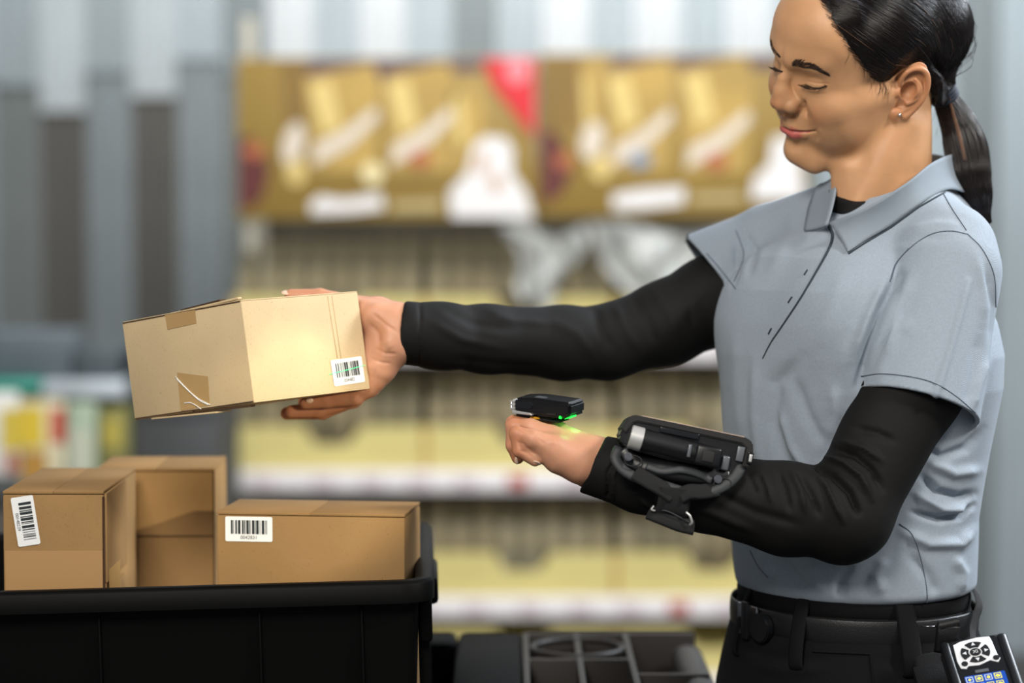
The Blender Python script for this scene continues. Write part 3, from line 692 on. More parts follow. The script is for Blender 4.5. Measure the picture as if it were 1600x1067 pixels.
FV = sculpt(FV, FQ, [([(656, 470), (658, 520), (654, 572)], 2.4, -.0016, 1), ([(690, 480), (740, 505), (800, 515)], 8, -.0020), ([(670, 500), (720, 530), (790, 545)], 7, .0018), ([(760, 486), (800, 500), (860, 505)], 7, .0022),
    ([(930, 480), (935, 510), (960, 550)], 9, -.0024), ([(960, 476), (975, 510), (1000, 550)], 8, .0022), ([(990, 465), (1010, 500), (1030, 545)], 8, -.0022), ([(1020, 452), (1045, 490), (1060, 530)], 8, .0020), ([(1055, 435), (1075, 470), (1085, 515)], 8, -.0016),
    ([(850, 495), (900, 520), (930, 560)], 9, .0016), ([(700, 560), (780, 570), (850, 575)], 8, -.0016)])
sleeve_far = add('undersleeve', fast_mesh('undersleeve', FV, FQ), M_BLACK, person)

# ---------------------------------------------------------------- polo shirt
def ring_rows(rows, rho, yaw=None):
    """rows: (photo y, left x, right x) -> loft sections (z, centre, a, b)"""
    out = []
    for y, l, r in rows:
        c = W((l + r) / 2, y, BD); hw = (r - l) / 2 / FPX * BD; a = hw / math.sqrt(0.3275 + rho * rho * 0.6725); out.append((c[2], c[0], BD_Y(c), a, a * rho))
    return np.array(sorted(out))
def BD_Y(c): return c[1]
def f_loft(p, S_, k=0.012):
    z = p[:, 2]; cx = np.interp(z, S_[:, 0], S_[:, 1]); cy = np.interp(z, S_[:, 0], S_[:, 2]); a = np.interp(z, S_[:, 0], S_[:, 3]); b = np.interp(z, S_[:, 0], S_[:, 4])
    u = (p[:, 0] - cx) * LEFT[0] + (p[:, 1] - cy) * LEFT[1]; v = (p[:, 0] - cx) * FRONT[0] + (p[:, 1] - cy) * FRONT[1]
    k0 = np.sqrt((u / a) ** 2 + (v / b) ** 2) + 1e-6; k1 = np.sqrt((u / a ** 2) ** 2 + (v / b ** 2) ** 2) + 1e-6
    return (k0 * (k0 - 1) / k1).astype(p.dtype)
SHIRT = ring_rows([(270, 1330, 1440), (300, 1310, 1470), (330, 1275, 1490), (360, 1240, 1502), (400, 1185, 1512), (450, 1150, 1532), (500, 1136, 1548), (550, 1130, 1558), (600, 1129, 1556), (650, 1131, 1546), (700, 1135, 1536), (760, 1139, 1526), (800, 1142, 1520), (850, 1146, 1519), (900, 1151, 1517), (940, 1158, 1512), (970, 1166, 1505)], 0.84)
hemn = np.array([0.03, 0.0, -1.0]); hemn /= np.linalg.norm(hemn); HEMP = W(1330, 943, 2.53)
SLA, SLB = W(1462, 425, 2.55), W(1424, 648, 2.505)                       # near sleeve axis
FSA, FSB = W(1195, 400, 2.74), W(1108, 436, 2.745)
ndir = (SLB - SLA) / np.linalg.norm(SLB - SLA); NOP = W(1331, 608, 2.505); nopen = np.cross(W(1511, 668, 2.53) - NOP, W(1445, 612, 2.443) - NOP); nopen /= np.linalg.norm(nopen) * -np.sign(nopen[2])
fdir = (FSB - FSA) / np.linalg.norm(FSB - FSA); fopen = np.array([-0.80, -0.05, -0.60]); fopen /= np.linalg.norm(fopen); FOP = W(1116, 432, 2.745)
def f_nsleeve(p, inset=0.0):
    d = cone(p, SLA, SLB, .058 - inset, .0635 - inset); return smin(d, cone(p, SLA + (.012, 0, 0), SLB + (.010, .012, .004), .056 - inset, .060 - inset), .02)
def f_fsleeve(p, inset=0.0): return cone(p, FSA, FSB + fdir * 0.05, .054 - inset, .058 - inset)
def pl_(p, o, n): return ((p - o.astype(p.dtype)) @ n).astype(p.dtype)
TH_ = .0048
def f_polo(p):
    d = f_loft(p, SHIRT)
    d = smax(d, (p - HEMP.astype(p.dtype)) @ hemn, .010)
    d = smin(d, ell(p, W(1350, 500, BD) + FRONT * .070 + LEFT * .058, (.062, .062, .062)), .045)
    d = smin(d, ell(p, W(1350, 500, BD) + FRONT * .070 - LEFT * .058, (.062, .062, .062)), .045)
    d = smin(d, cone(p, W(1395, 330, 2.64), W(1478, 395, 2.56), .046, .054), .03)
    d = smin(d, cone(p, W(1360, 330, 2.66), W(1215, 385, 2.735), .046, .050), .03)
    d = smin(d, ell(p, W(1470, 420, 2.68), (.055, .075, .09)), .04)                        # shoulder blade
    s = smax(f_nsleeve(p), pl_(p, NOP, nopen), .0012); s = smax(s, -np.maximum(f_nsleeve(p, TH_), -pl_(p, NOP - nopen * .05, nopen)), .001)
    d = smin(d, s, .0045)
    s = smax(f_fsleeve(p), pl_(p, FOP, fopen), .0012); s = smax(s, -np.maximum(f_fsleeve(p, TH_), -pl_(p, FOP - fopen * .03, fopen)), .001)
    d = smin(d, s, .012)
    nk = cone(p, W(1385, 340, 2.645), W(1384, 200, 2.62), .056, .060)                      # neck opening
    return smax(d, -nk, .006)
lo = np.array([W(1085, 400, 2.75)[0] - .01, 2.40, HEMP[2] - .03]); hi = np.array([W(1590, 400, 2.6)[0], 2.84, W(1400, 235, 2.6)[2]])
PV, PQ = surface(f_polo, lo, hi, 0.0020)
PF = [  # drape of the shirt
    ([(1512, 440), (1497, 500), (1480, 560), (1461, 620)], 6, .0030, .6), ([(1532, 520), (1522, 580), (1512, 640)], 10, -.0022),
    ([(1404, 430), (1378, 480), (1355, 540), (1340, 600)], 8, -.0085, .4), ([(1330, 520), (1300, 600), (1290, 660)], 16, .0022), ([(1385, 440), (1358, 495), (1335, 560)], 9, .0040), ([(1425, 430), (1400, 490), (1385, 560)], 10, .0030),
    ([(1250, 560), (1212, 600), (1208, 660), (1225, 720), (1245, 745)], 12, -.0045), ([(1330, 640), (1300, 690), (1280, 730)], 12, -.0030), ([(1150, 520), (1150, 600), (1160, 700)], 10, .0020), ([(1180, 560), (1178, 650), (1190, 740)], 8, .0025),
    ([(1240, 590), (1262, 650), (1290, 700)], 10, -.0030), ([(1215, 640), (1235, 700), (1260, 735)], 7, .0028), ([(1300, 600), (1310, 650), (1300, 690)], 10, .0022),
    ([(1545, 560), (1530, 600), (1520, 640)], 6, .0030), ([(1440, 745), (1465, 770), (1500, 778), (1522, 772)], 7, -.0060), ([(1430, 770), (1470, 795), (1515, 797)], 7, .0050), ([(1425, 800), (1470, 812), (1500, 806), (1520, 790)], 5, -.0060), ([(1450, 720), (1490, 740), (1530, 735)], 8, .0040),
    ([(1445, 700), (1470, 715), (1510, 700), (1535, 670)], 7, -.0035), ([(1410, 830), (1450, 850), (1500, 850), (1520, 830)], 8, .0045), ([(1420, 865), (1450, 900), (1465, 930)], 9, -.0030), ([(1490, 870), (1505, 895), (1500, 925)], 8, .0035),
    ([(1385, 870), (1370, 900), (1380, 930)], 10, .0030), ([(1330, 880), (1310, 910), (1315, 935)], 9, -.0026), ([(1220, 870), (1235, 895), (1260, 920)], 8, -.0030), ([(1190, 860), (1195, 885), (1210, 905)], 8, .0024), ([(1270, 875), (1275, 900), (1285, 925)], 8, .0028),
    ([(1370, 600), (1380, 560), (1405, 520), (1430, 500)], 12, .0022), ([(1540, 420), (1555, 480), (1550, 540)], 7, -.0030), ([(1525, 400), (1538, 450), (1537, 500)], 8, .0020),
    ([(1160, 360), (1180, 390), (1170, 430)], 6, -.0022), ([(1150, 380), (1152, 420), (1143, 450)], 5, -.0028), ([(1240, 330), (1235, 370), (1200, 430)], 12, .0016), ([(1320, 420), (1300, 480), (1262, 560)], 14, .0012), ([(1400, 380), (1440, 370), (1480, 372)], 6, -.0012), ([(1420, 360), (1460, 350), (1500, 352)], 7, .0014)]
PV = sculpt(PV, PQ, [(a[0], a[1], a[2] * 1.35) + tuple(a[3:]) for a in PF])
def pique(nt, b, L, tc):
    mp = nt.nodes.new('ShaderNodeMapping'); mp.inputs['Rotation'].default_value = (0.5, 0.3, 0.78); L(tc.outputs['Object'], mp.inputs[0])
    wv = nt.nodes.new('ShaderNodeTexWave'); wv.inputs['Scale'].default_value = 380; wv.bands_direction = 'X'; w2 = nt.nodes.new('ShaderNodeTexWave'); w2.inputs['Scale'].default_value = 380; w2.bands_direction = 'Z'
    L(mp.outputs[0], wv.inputs[0]); L(mp.outputs[0], w2.inputs[0]); mu = nt.nodes.new('ShaderNodeMath'); mu.operation = 'MULTIPLY'; L(wv.outputs['Fac'], mu.inputs[0]); L(w2.outputs['Fac'], mu.inputs[1])
    bp = nt.nodes.new('ShaderNodeBump'); bp.inputs['Strength'].default_value = 0.35; bp.inputs['Distance'].default_value = 0.0006; L(mu.outputs[0], bp.inputs['Height']); L(bp.outputs[0], b.inputs['Normal'])
M_POLO = mat('polo_pique', '8f9aa6', 0.88, spec=0.2, sheen=0.08, noise=(420, 0.05, 2), extra=pique)
M_SEAM = mat('seam_thread', '4d5866', 0.9); M_COLLAR = mat('polo_rib', '8d98a3', 0.88, spec=0.2, bump=(500, 0.5, 'wave', 'X'))
M_DARKTRIM = mat('placket_edge', '27343d', 0.85)
polo = add('polo_shirt', fast_mesh('polo_shirt', PV, PQ), M_POLO, person)
PB = bvh_of(PV, PQ)
def seam(path, r=0.0006, m=None, parent=None, bv=None, name='seam', lift=0.0002, flat=None, step=5):
    c_, n_ = onto(dense(curve2(path, 30), step), bv or PB, lift); return tube(name, c_, r, m or M_SEAM, parent or polo, 6, flat=flat, up=n_ if flat else None)
for pth in ([(1392, 436), (1402, 410), (1425, 385), (1455, 366), (1485, 361), (1512, 366)], [(1512, 366), (1535, 390), (1553, 430), (1556, 480)], [(1346, 588), (1380, 584), (1430, 590), (1465, 601), (1495, 620), (1524, 645)],
            [(1474, 303), (1490, 330), (1510, 360)], [(1405, 818), (1425, 835), (1438, 870), (1447, 915), (1449, 942)], [(1172, 860), (1185, 885), (1200, 902)], [(1150, 360), (1162, 400), (1147, 440)], [(1104, 396), (1125, 420), (1150, 452)], [(1420, 388), (1400, 412), (1390, 440)]):
    seam(pth)
# placket: folded strip with a dark edge, buttonholes and buttons
plk = [(1296, 353), (1301, 370), (1294, 392), (1274, 428), (1250, 468), (1222, 510), (1205, 535), (1192, 560)]
c_, n_ = onto(dense(curve2(plk, 40), 5), PB, 0.0006); tube('placket', c_, np.linspace(0.0020, 0.0007, len(c_)), M_DARKTRIM, polo, 8, flat=0.6, up=n_)
M_BUTTON = mat('shirt_button', '7d8a98', 0.35)
for (x, y, x2, y2) in ((1262, 422, 1257, 430), (1238, 464, 1232, 473), (1206, 513, 1201, 522)):
    c_, n_ = onto(dense([(x, y), (x2, y2)], 2), PB, 0.0006); tube('buttonhole', c_, 0.0009, M_DARKTRIM, polo, 6)
    c_, n_ = onto([(x + 14, y + 6)], PB, 0.0004)
# collar: stand and two falling leaves, cut from a swept sheet with thickness
def sheet(name, A, B, thick, m, parent, n=24, mid=0.0, cols=10):
    """cloth band between edge curves A and B (world points), bulging by mid, with real thickness"""
    A = smooth_path(A, n); B = smooth_path(B, n); G = np.zeros((n, cols, 3)); t = np.linspace(0, 1, cols)
    nrm = np.cross(np.gradient(A, axis=0), B - A); nrm /= np.linalg.norm(nrm, axis=1)[:, None] + 1e-9
    for j in range(cols): G[:, j] = A * (1 - t[j]) + B * t[j] + nrm * mid * sin(pi * t[j])
    V = np.vstack([(G + nrm[:, None] * thick / 2).reshape(-1, 3), (G - nrm[:, None] * thick / 2).reshape(-1, 3)]); F = []; o = n * cols
    for i in range(n - 1):
        for j in range(cols - 1):
            a = i * cols + j; F.append((a, a + 1, a + cols + 1, a + cols)); F.append((o + a, o + a + cols, o + a + cols + 1, o + a + 1))
    for i in range(n - 1):
        for j in (0, cols - 1): a = i * cols + j; F.append((a, a + cols, o + a + cols, o + a))
    for j in range(cols - 1):
        for i in (0, n - 1): a = i * cols + j; F.append((a, a + 1, o + a + 1, o + a))
    bm = bmesh.new(); vs = [bm.verts.new(tuple(v)) for v in V]; bm.verts.ensure_lookup_table()
    for f in F:
        try: bm.faces.new([vs[k] for k in f])
        except ValueError: pass
    return add(name, bm_mesh(bm, name), m, parent)
# near leaf: top edge round the neck, bottom edge lying on the shoulder
topn = [W(1296, 348, 2.560), W(1336, 332, 2.540), W(1375, 312, 2.535), W(1420, 283, 2.545), W(1455, 255, 2.575), W(1484, 242, 2.625), W(1492, 246, 2.675)]
bc, bn_ = onto([(1325, 396), (1352, 378), (1392, 354), (1436, 322), (1478, 299)], PB, 0.002)
botn = list(bc) + [W(1505, 300, 2.62), W(1510, 304, 2.69)]
collar = sheet('collar', topn, botn, 0.0022, M_COLLAR, polo, 36, 0.003, 10)
topf = [W(1292, 352, 2.563), W(1300, 325, 2.575), W(1306, 295, 2.60), W(1306, 272, 2.64), W(1335, 256, 2.70), W(1400, 244, 2.715), W(1450, 240, 2.70), W(1489, 246, 2.685)]
bc2, _ = onto([(1258, 363), (1262, 342), (1268, 318), (1282, 288)], PB, 0.002)
botf = list(bc2) + [W(1330, 285, 2.74), W(1400, 290, 2.745), W(1450, 300, 2.735), W(1508, 304, 2.70)]
sheet('collar', topf, botf, 0.0022, M_COLLAR, polo, 36, -0.002, 8)
cc, _ = onto(dense([(1326, 397), (1352, 380), (1392, 356), (1436, 324), (1476, 301)], 6), PB, 0.0004); tube('seam', cc, 0.0011, M_DARKTRIM, polo, 6)
# black crew undershirt showing inside the collar
un = np.cross(W(1460, 236, 2.68) - W(1305, 316, 2.58), (0.25, -1, -0.42)); un /= np.linalg.norm(un) * np.sign(un[2])
fu = lambda p: smax(smin(f_neck(p), cone(p, W(1384, 380, BD), W(1370, 420, BD), .050, .072), .03) - 0.0022, pl_(p, W(1305, 321, 2.58), un), .002)
UV, UQ = surface(fu, [0.27, 2.53, 1.33], [0.50, 2.76, 1.52], .003, 1); add('undershirt', fast_mesh('undershirt', UV, UQ), M_BLACK, person)

# ---------------------------------------------------------------- trousers, belt
TR = ring_rows([(880, 1172, 1494), (930, 1158, 1506), (980, 1142, 1522), (1030, 1130, 1538), (1070, 1122, 1550), (1150, 1114, 1564), (1260, 1126, 1556), (1400, 1150, 1540)], 0.86)
hipz = W(1340, 1260, BD)[2]
HC = W(1342, 1200, BD)
def f_trs(p):
    d = f_loft(p, TR); d = smax(d, np.maximum(p[:, 2] - W(1340, 905, 2.55)[2], W(1340, 1270, BD)[2] - p[:, 2]).astype(p.dtype), .006)
    for s in (1, -1):
        hip = HC + LEFT * .075 * s; knee = HC + LEFT * .085 * s + FRONT * .02 + (0, 0, -.33); knee[2] = .50; ank = HC + LEFT * .09 * s - FRONT * .02; ank[2] = .08
        d = smin(d, smin(cone(p, hip, knee, .094, .066), cone(p, knee, ank, .066, .055), .01), .035)
    return smax(d, (0.05 - p[:, 2]).astype(p.dtype), .005)
lo = np.array([HC[0] - .22, HC[1] - .22, .04]); hi = np.array([HC[0] + .22, HC[1] + .22, W(1340, 885, 2.5)[2]])
TV, TQ = surface(f_trs, lo, hi, 0.0048, 1)
TV = sculpt(TV, TQ, [([(1160, 1010), (1200, 1025), (1250, 1024)], 6, -.0025), ([(1180, 1040), (1230, 1050), (1290, 1045)], 8, .0025), ([(1380, 1030), (1420, 1045), (1440, 1040)], 8, -.0025)])
M_TROUSER = mat('black_twill', '08080a', 0.85, spec=0.18, bump=(900, 0.4))
trousers = add('trousers', fast_mesh('trousers', TV, TQ), M_TROUSER, person); TB = bvh_of(TV, TQ)
M_BELT = mat('belt_leather', '0b0b0d', 0.45, spec=0.4, bump=(700, 0.2)); M_STEEL = mat('gunmetal', '8b8b90', 0.25, metal=1); M_BLKPL = mat('black_plastic', '101216', 0.38, spec=0.5)
def waist_ring(zc, lift, n=90, tilt=0.0, a0=0, a1=2 * pi):
    P_ = []; U = []
    for t in np.linspace(a0, a1, n):
        z = zc; S_ = TR; a = np.interp(z, S_[:, 0], S_[:, 3]) + lift; b = np.interp(z, S_[:, 0], S_[:, 4]) + lift; cx = np.interp(z, S_[:, 0], S_[:, 1]); cy = np.interp(z, S_[:, 0], S_[:, 2])
        v = LEFT * a * cos(t) + FRONT * b * sin(t); P_.append(np.array([cx, cy, z + tilt * (v @ FRONT)]) + v); nn = LEFT * cos(t) / a + FRONT * sin(t) / b; U.append(nn / np.linalg.norm(nn))
    return np.array(P_), np.array(U)
BZ = W(1290, 988, 2.52)[2]
P_, U_ = waist_ring(BZ, 0.0025, 91); tube('belt', P_[:-1], 0.0152, M_BELT, person, 12, flat=0.13, up=U_[:-1], closed=True)
belt = [o for o in COL.objects if o.name.startswith('belt')][0]
P_, U_ = waist_ring(W(1290, 955, 2.52)[2], 0.001, 91); tube('waistband', P_[:-1], 0.010, M_TROUSER, trousers, 10, flat=0.25, up=U_[:-1], closed=True)
def on_waist(px):      # angle on the ring seen nearest to photo column px, lens side
    P_, U_ = waist_ring(BZ, 0.003, 720); pr = proj(P_); vis = (U_[:, 1] < 0); e = np.abs(pr[:, 0] - px) + (~vis) * 1e5; return e.argmin() / 719 * 2 * pi
for px in (1250, 1418, 1162):
    t = on_waist(px); U1 = LEFT * cos(t) + FRONT * sin(t); loop = []
    for dz, li in ((.034, .000), (.030, .004), (.015, .0075), (-.015, .0075), (-.034, .006), (-.040, .001)):
        q_, _ = waist_ring(BZ + dz, li, 2, 0, t, t + .001); loop.append(q_[0])
    tube('belt_loop', smooth_path(loop, 16), 0.0085 if px == 1250 else 0.0115 if px == 1418 else .006, M_TROUSER, trousers, 8, flat=0.22, up=U1)
# buckle plate, prong frame and clip near the front
t = on_waist(1172); q_, u_ = waist_ring(BZ, .006, 2, 0, t, t + .01); tg = np.cross(u_[0], (0, 0, 1)); Rb = np.stack([tg, -u_[0], [0, 0, 1]], 1)
box('buckle', q_[0], (.040, .004, .034), M_STEEL, belt, Rb, .0015)
box('buckle_clip', q_[0] + u_[0] * .003 + tg * 0.0, (.012, .005, .040), M_BLKPL, belt, Rb, .001)
t = on_waist(1196); q_, u_ = waist_ring(BZ, .006, 2, 0, t, t + .01); tg = np.cross(u_[0], (0, 0, 1)); Rb = np.stack([tg, -u_[0], [0, 0, 1]], 1)
cyl('belt_clip', q_[0] - u_[0] * .002 - np.array([0, 0, .004]), q_[0] + u_[0] * .007 - np.array([0, 0, .004]), .0155, M_BLKPL, belt, 32, bevel=.0015)
# hip pocket edge
c_, n_ = onto(dense([(1270, 1018), (1360, 1022), (1364, 1060), (1366, 1110)], 5), TB, .0006); tube('pocket_edge', c_, .0012, M_TROUSER, trousers, 6)
# shoes, below the frame
for s in (1, -1):
    ft = HC + LEFT * .09 * s - FRONT * .02
    def f_sh(p, ft=ft):
        h = ft.copy(); h[2] = .045; toe = h + FRONT * .17; toe[2] = .035; d = smin(cone(p, h, toe, .042, .036), cone(p, h, h + np.array([0, 0, .05]), .04, .042), .02); return smax(d, (0.002 - p[:, 2]).astype(p.dtype), .004)
    a_, b_ = surface(f_sh, [min(ft[0], ft[0] + FRONT[0] * .17) - .06, ft[1] - .18, 0], [ft[0] + .07, ft[1] + .08, .15], .006, 1)
    add('shoe', fast_mesh('shoe', a_, b_), M_BLKPL, person)
# ---------------------------------------------------------------- ring scanner on the fist
M_DEV = mat('scanner_plastic', '0b0c0f', 0.34, spec=0.5, bump=(300, 0.05)); M_DEVG = mat('scanner_gloss', '0b0c10', 0.14, spec=0.7); M_RUB = mat('rubber_black', '161616', 0.75)
M_SILV = mat('brushed_silver', 'd4d4d2', 0.32, metal=0.6); M_LENS = mat('scan_lens_lit', 'ffffff', 0.2, emit=('fff3da', 9)); M_GREEN = mat('green_led', '20d040', 0.3, emit=('10ff38', 3)); M_YEL = mat('yellow_tab', 'e0a51c', 0.5)
M_GREYP = mat('grey_plate', '6f7378', 0.35, metal=0.6)
class Fr:
    """a local frame: x along, y away from the lens, z up"""
    def __init__(s, o, x, z, sz=1.0): s.o = np.array(o, float); s.R = frame(x, z); s.sz = sz
    def p(s, x, y, z): return s.o + s.R @ np.array([x, y, z * s.sz])
def dev_box(name, fr, c, dims, m, parent, bevel=.001, seg=3): return box(name, fr.p(*c), dims, m, parent, fr.R, bevel, seg)
def prism(name, fr, outline, y0, y1, m, parent, bevel=.0006):
    """x-z outline in the frame, swept from y0 to y1"""
    bm = bmesh.new(); vs = [bm.verts.new(tuple(fr.p(x, y0, z))) for x, z in outline]; f = bm.faces.new(vs); r = bmesh.ops.extrude_face_region(bm, geom=[f])
    d = Vector(fr.R @ np.array([0, y1 - y0, 0])); bmesh.ops.translate(bm, vec=d, verts=[v for v in r['geom'] if isinstance(v, bmesh.types.BMVert)])
    bmesh.ops.recalc_face_normals(bm, faces=bm.faces)
    if bevel: bmesh.ops.bevel(bm, geom=bm.edges[:], offset=bevel, segments=2, affect='EDGES')
    return sharp(add(name, bm_mesh(bm, name), m, parent), 35)
F1o = W(856, 633, 2.512); F1 = Fr(F1o, W(908, 640, 2.485) - W(803, 629, 2.520), (0, -0.07, 1), 0.82)
ring = thing('ring_scanner', 'small black ring scanner with silver nose and green lights worn on the raised fist', 'scanner', F1o)
L1 = .069
# (x from nose 0 to tail L1)
X = lambda t: t * L1 - L1 / 2
prism('housing', F1, [(X(.06), -.0095), (X(.36), -.0098), (X(.42), -.0120), (X(.95), -.0112), (X(1.0), -.0070), (X(1.0), .0070), (X(.97), .0095), (X(.52), .0108), (X(.36), .0112), (X(.06), .0085)], -.017, .017, M_DEV, ring, .0022)
prism('side_panel', F1, [(X(.08), -.0035), (X(.34), -.0040), (X(.38), .0020), (X(.33), .0060), (X(.08), .0050)], -.0180, -.0165, M_DEVG, ring, .0006)
prism('side_panel', F1, [(X(.40), -.0070), (X(.90), -.0062), (X(.97), -.0025), (X(.97), .0050), (X(.42), .0056), (X(.38), .0020)], -.0180, -.0165, M_DEV, ring, .0006)
prism('lower_trim', F1, [(X(.03), -.0112), (X(.37), -.0115), (X(.33), -.0085), (X(.03), -.0070)], -.0176, .0176, M_SILV, ring, .0005)
nose = prism('nose', F1, [(X(-.02), -.0100), (X(.055), -.0098), (X(.055), .0070), (X(-.02), .0055)], -.0140, .0140, M_SILV, ring, .0012)
for k in range(3): prism('nose_rib', F1, [(X(-.035), -.0065 + .0045 * k), (X(.05), -.0065 + .0045 * k), (X(.05), -.0045 + .0045 * k), (X(-.035), -.0045 + .0045 * k)], -.0148, -.0130, M_SILV, nose, .0003)
prism('scan_window', F1, [(X(-.045), -.0060), (X(-.015), -.0070), (X(-.015), .0040), (X(-.045), .0030)], -.0105, .0105, M_LENS, ring, .0004)
prism('trigger_plate', F1, [(X(.37), .0110), (X(.53), .0106), (X(.53), .0116), (X(.37), .0120)], -.0135, -.004, M_GREYP, ring, .0003)
prism('mount', F1, [(X(.06), -.0165), (X(.30), -.0165), (X(.34), -.0118), (X(.04), -.0118)], -.012, .012, M_RUB, ring, .0012)
prism('mount', F1, [(X(.46), -.0172), (X(.60), -.0172), (X(.66), -.0122), (X(.42), -.0122)], -.011, .011, M_RUB, ring, .001)
prism('mount_plate', F1, [(X(.44), -.0178), (X(.80), -.0180), (X(.72), -.0160), (X(.44), -.0160)], -.014, .012, M_RUB, ring, .0006)
prism('yellow_tab', F1, [(X(.28), -.0168), (X(.46), -.0168), (X(.44), -.0140), (X(.30), -.0140)], -.0125, .008, M_YEL, ring, .0005)
prism('green_light', F1, [(X(.90), -.0118), (X(1.01), -.0092), (X(1.012), -.0068), (X(.93), -.0102)], -.0186, -.004, M_GREEN, ring, .0006)
prism('green_light', F1, [(X(.81), -.0116), (X(.86), -.0118), (X(.85), -.0092), (X(.82), -.0076)], -.0184, -.0160, M_GREEN, ring, .0006)
prism('grille', F1, [(X(.60), -.0085), (X(.76), -.0085), (X(.76), -.0050), (X(.62), -.0052)], -.0184, -.0170, M_RUB, ring, .0004)
for (yy) in (-.012, .012):
    ring_pts = [F1.p(X(.42) + .0100 * cos(a), yy * 0 + .009 + .012 * sin(a) * 0, -.0260 + .0100 * sin(a)) for a in np.linspace(0, 2 * pi, 20)[:-1]]
def lamp(name, kind, loc, energy, col, target=None, size=.01, blend=.3, ang=30):
    l = bpy.data.lights.new(name, kind); l.energy = energy; l.color = col; l.shadow_soft_size = size
    if kind == 'SPOT': l.spot_size = radians(ang); l.spot_blend = blend
    o = bpy.data.objects.new(name, l); COL.objects.link(o); o.location = Vector(loc)
    if target is not None: o.rotation_euler = (Vector(target) - Vector(loc)).to_track_quat('-Z', 'Y').to_euler()
    return o
lamp('green_light_glow', 'POINT', F1.p(X(1.0), .0, -.016), 0.016, (0.1, 1, 0.15), size=.004)
BTgt = W(500, 600, 2.50)
lamp('scanner_light', 'SPOT', F1.p(X(-.12), 0, 0), 0.5, (1.0, 0.90, 0.62), target=BTgt, size=.010, blend=.22, ang=31)

# ---------------------------------------------------------------- wrist computer
F2o = W(1066, 697, 2.462); F2 = Fr(F2o, W(1165, 712, 2.462) - W(972, 672, 2.462), (0, 0.12, 1))
wc = thing('wrist_computer', 'black handheld computer strapped on top of the near forearm', 'handheld computer', F2o)
H = lambda x, y, z: (x, y, z)
prism('housing', F2, [(-.0645, .006), (-.060, .0155), (-.054, .0185), (.056, .0185), (.0625, .0150), (.0640, .004), (.0600, -.008), (.052, -.0190), (.030, -.0195), (-.050, -.0150), (-.0620, -.0110), (-.0665, -.004)], -.030, .040, M_DEV, wc, .0022)
prism('bumper', F2, [(-.0665, .004), (-.0610, .0170), (-.0555, .0203), (.0600, .0203), (.0665, .0165), (.0690, .006), (.0680, -.0085), (.0600, -.0095), (.0610, .010), (.0560, .0135), (-.0520, .0140), (-.0560, .011), (-.0605, .000)], -.0335, .0425, M_RUB, wc, .0012)
prism('screen', F2, [(-.048, .0200), (.057, .0200), (.057, .0212), (-.048, .0212)], -.0325, .036, mat('screen_glass_reflection', 'c9b3a3', 0.12, spec=0.9, metal=0.4), wc, .0003)  # pale tan screen colour paints the reflection on the glass
cyl('scan_module', F2.p(-.043, -.0330, -.0030), F2.p(.034, -.0330, -.0065), .0118, M_DEV, wc, 32, r2=.0112, bevel=.001)
cyl('silver_band', F2.p(-.0560, -.0330, -.0022), F2.p(-.0430, -.0330, -.0030), .0122, M_SILV, wc, 32, r2=.0124, bevel=.0008)
dev_box('latch_panel', F2, (.024, -.0440, -.006), (.026, .006, .0200), M_DEV, wc, .003)
dev_box('latch_button', F2, (.0235, -.0475, -.0065), (.0120, .003, .0110), M_RUB, wc, .001)
dev_box('ridge_mark', F2, (.0045, -.0450, -.0045), (.0035, .002, .0130), M_GREYP, wc, .0007)
dev_box('side_grip', F2, (.0430, -.0320, -.0090), (.0085, .006, .0150), M_GREYP, wc, .002)
dev_box('side_plate', F2, (.0560, -.0335, .0030), (.0075, .003, .0150), M_GREYP, wc, .0008)
dev_box('side_slot', F2, (-.008, -.0335, .0110), (.040, .002, .0060), M_DEVG, wc, .001)
dev_box('end_window', F2, (.0665, -.030, .0010), (.0060, .012, .0120), M_DEVG, wc, .001)
dev_box('end_window_rim', F2, (.0668, -.0345, .0010), (.0035, .0035, .0080), M_SILV, wc, .0008)
# strap cradle: rubber wing, webbing Y, rings, snaps
M_WEB = mat('webbing_black', '17181a', 0.8, bump=(900, 0.6, 'wave', 'X')); M_WING = mat('rubber_grey', '2d3033', 0.6)
def strap(name, pts, wid, m, parent, thick=.0018, upv=None, n=30):
    P_ = smooth_path([W(*q) for q in pts], n); return tube(name, P_, wid, m, parent, 8, flat=thick / wid, up=upv if upv is not None else (0.15, -1, 0.5))
st = strap('cradle', [(968, 700, 2.437), (962, 716, 2.432), (975, 735, 2.428), (1000, 748, 2.426), (1040, 760, 2.424), (1085, 772, 2.424), (1120, 765, 2.424), (1146, 748, 2.428), (1158, 728, 2.434), (1156, 716, 2.440)], .0058, M_WING, wc, .003)
strap('cradle', [(976, 700, 2.44), (1000, 725, 2.435), (1050, 735, 2.432), (1100, 742, 2.432), (1140, 742, 2.436)], .012, M_DEV, wc, .006)
strap('strap_arch', [(1010, 728, 2.428), (1035, 736, 2.424), (1065, 734, 2.423), (1095, 742, 2.424), (1112, 752, 2.426)], .0040, M_WING, wc, .002)
strap('strap_web', [(992, 738, 2.425), (1015, 752, 2.421), (1036, 764, 2.420), (1052, 775, 2.420)], .0085, M_WEB, wc)
strap('strap_web', [(1122, 764, 2.425), (1098, 768, 2.421), (1078, 768, 2.420), (1062, 775, 2.420)], .0080, M_WEB, wc)
strap('strap_web', [(1056, 762, 2.419), (1054, 780, 2.420), (1050, 798, 2.424), (1046, 810, 2.432)], .0165, M_WEB, wc)
strap('strap_fold', [(1014, 800, 2.432), (1035, 808, 2.426), (1060, 818, 2.426), (1083, 824, 2.432)], .0085, M_WEB, wc, .003)
tube('strap_edge', smooth_path([W(1016, 797, 2.428), W(1040, 798, 2.422), W(1062, 808, 2.422), W(1080, 818, 2.428)], 20), .0007, M_WING, wc, 6)
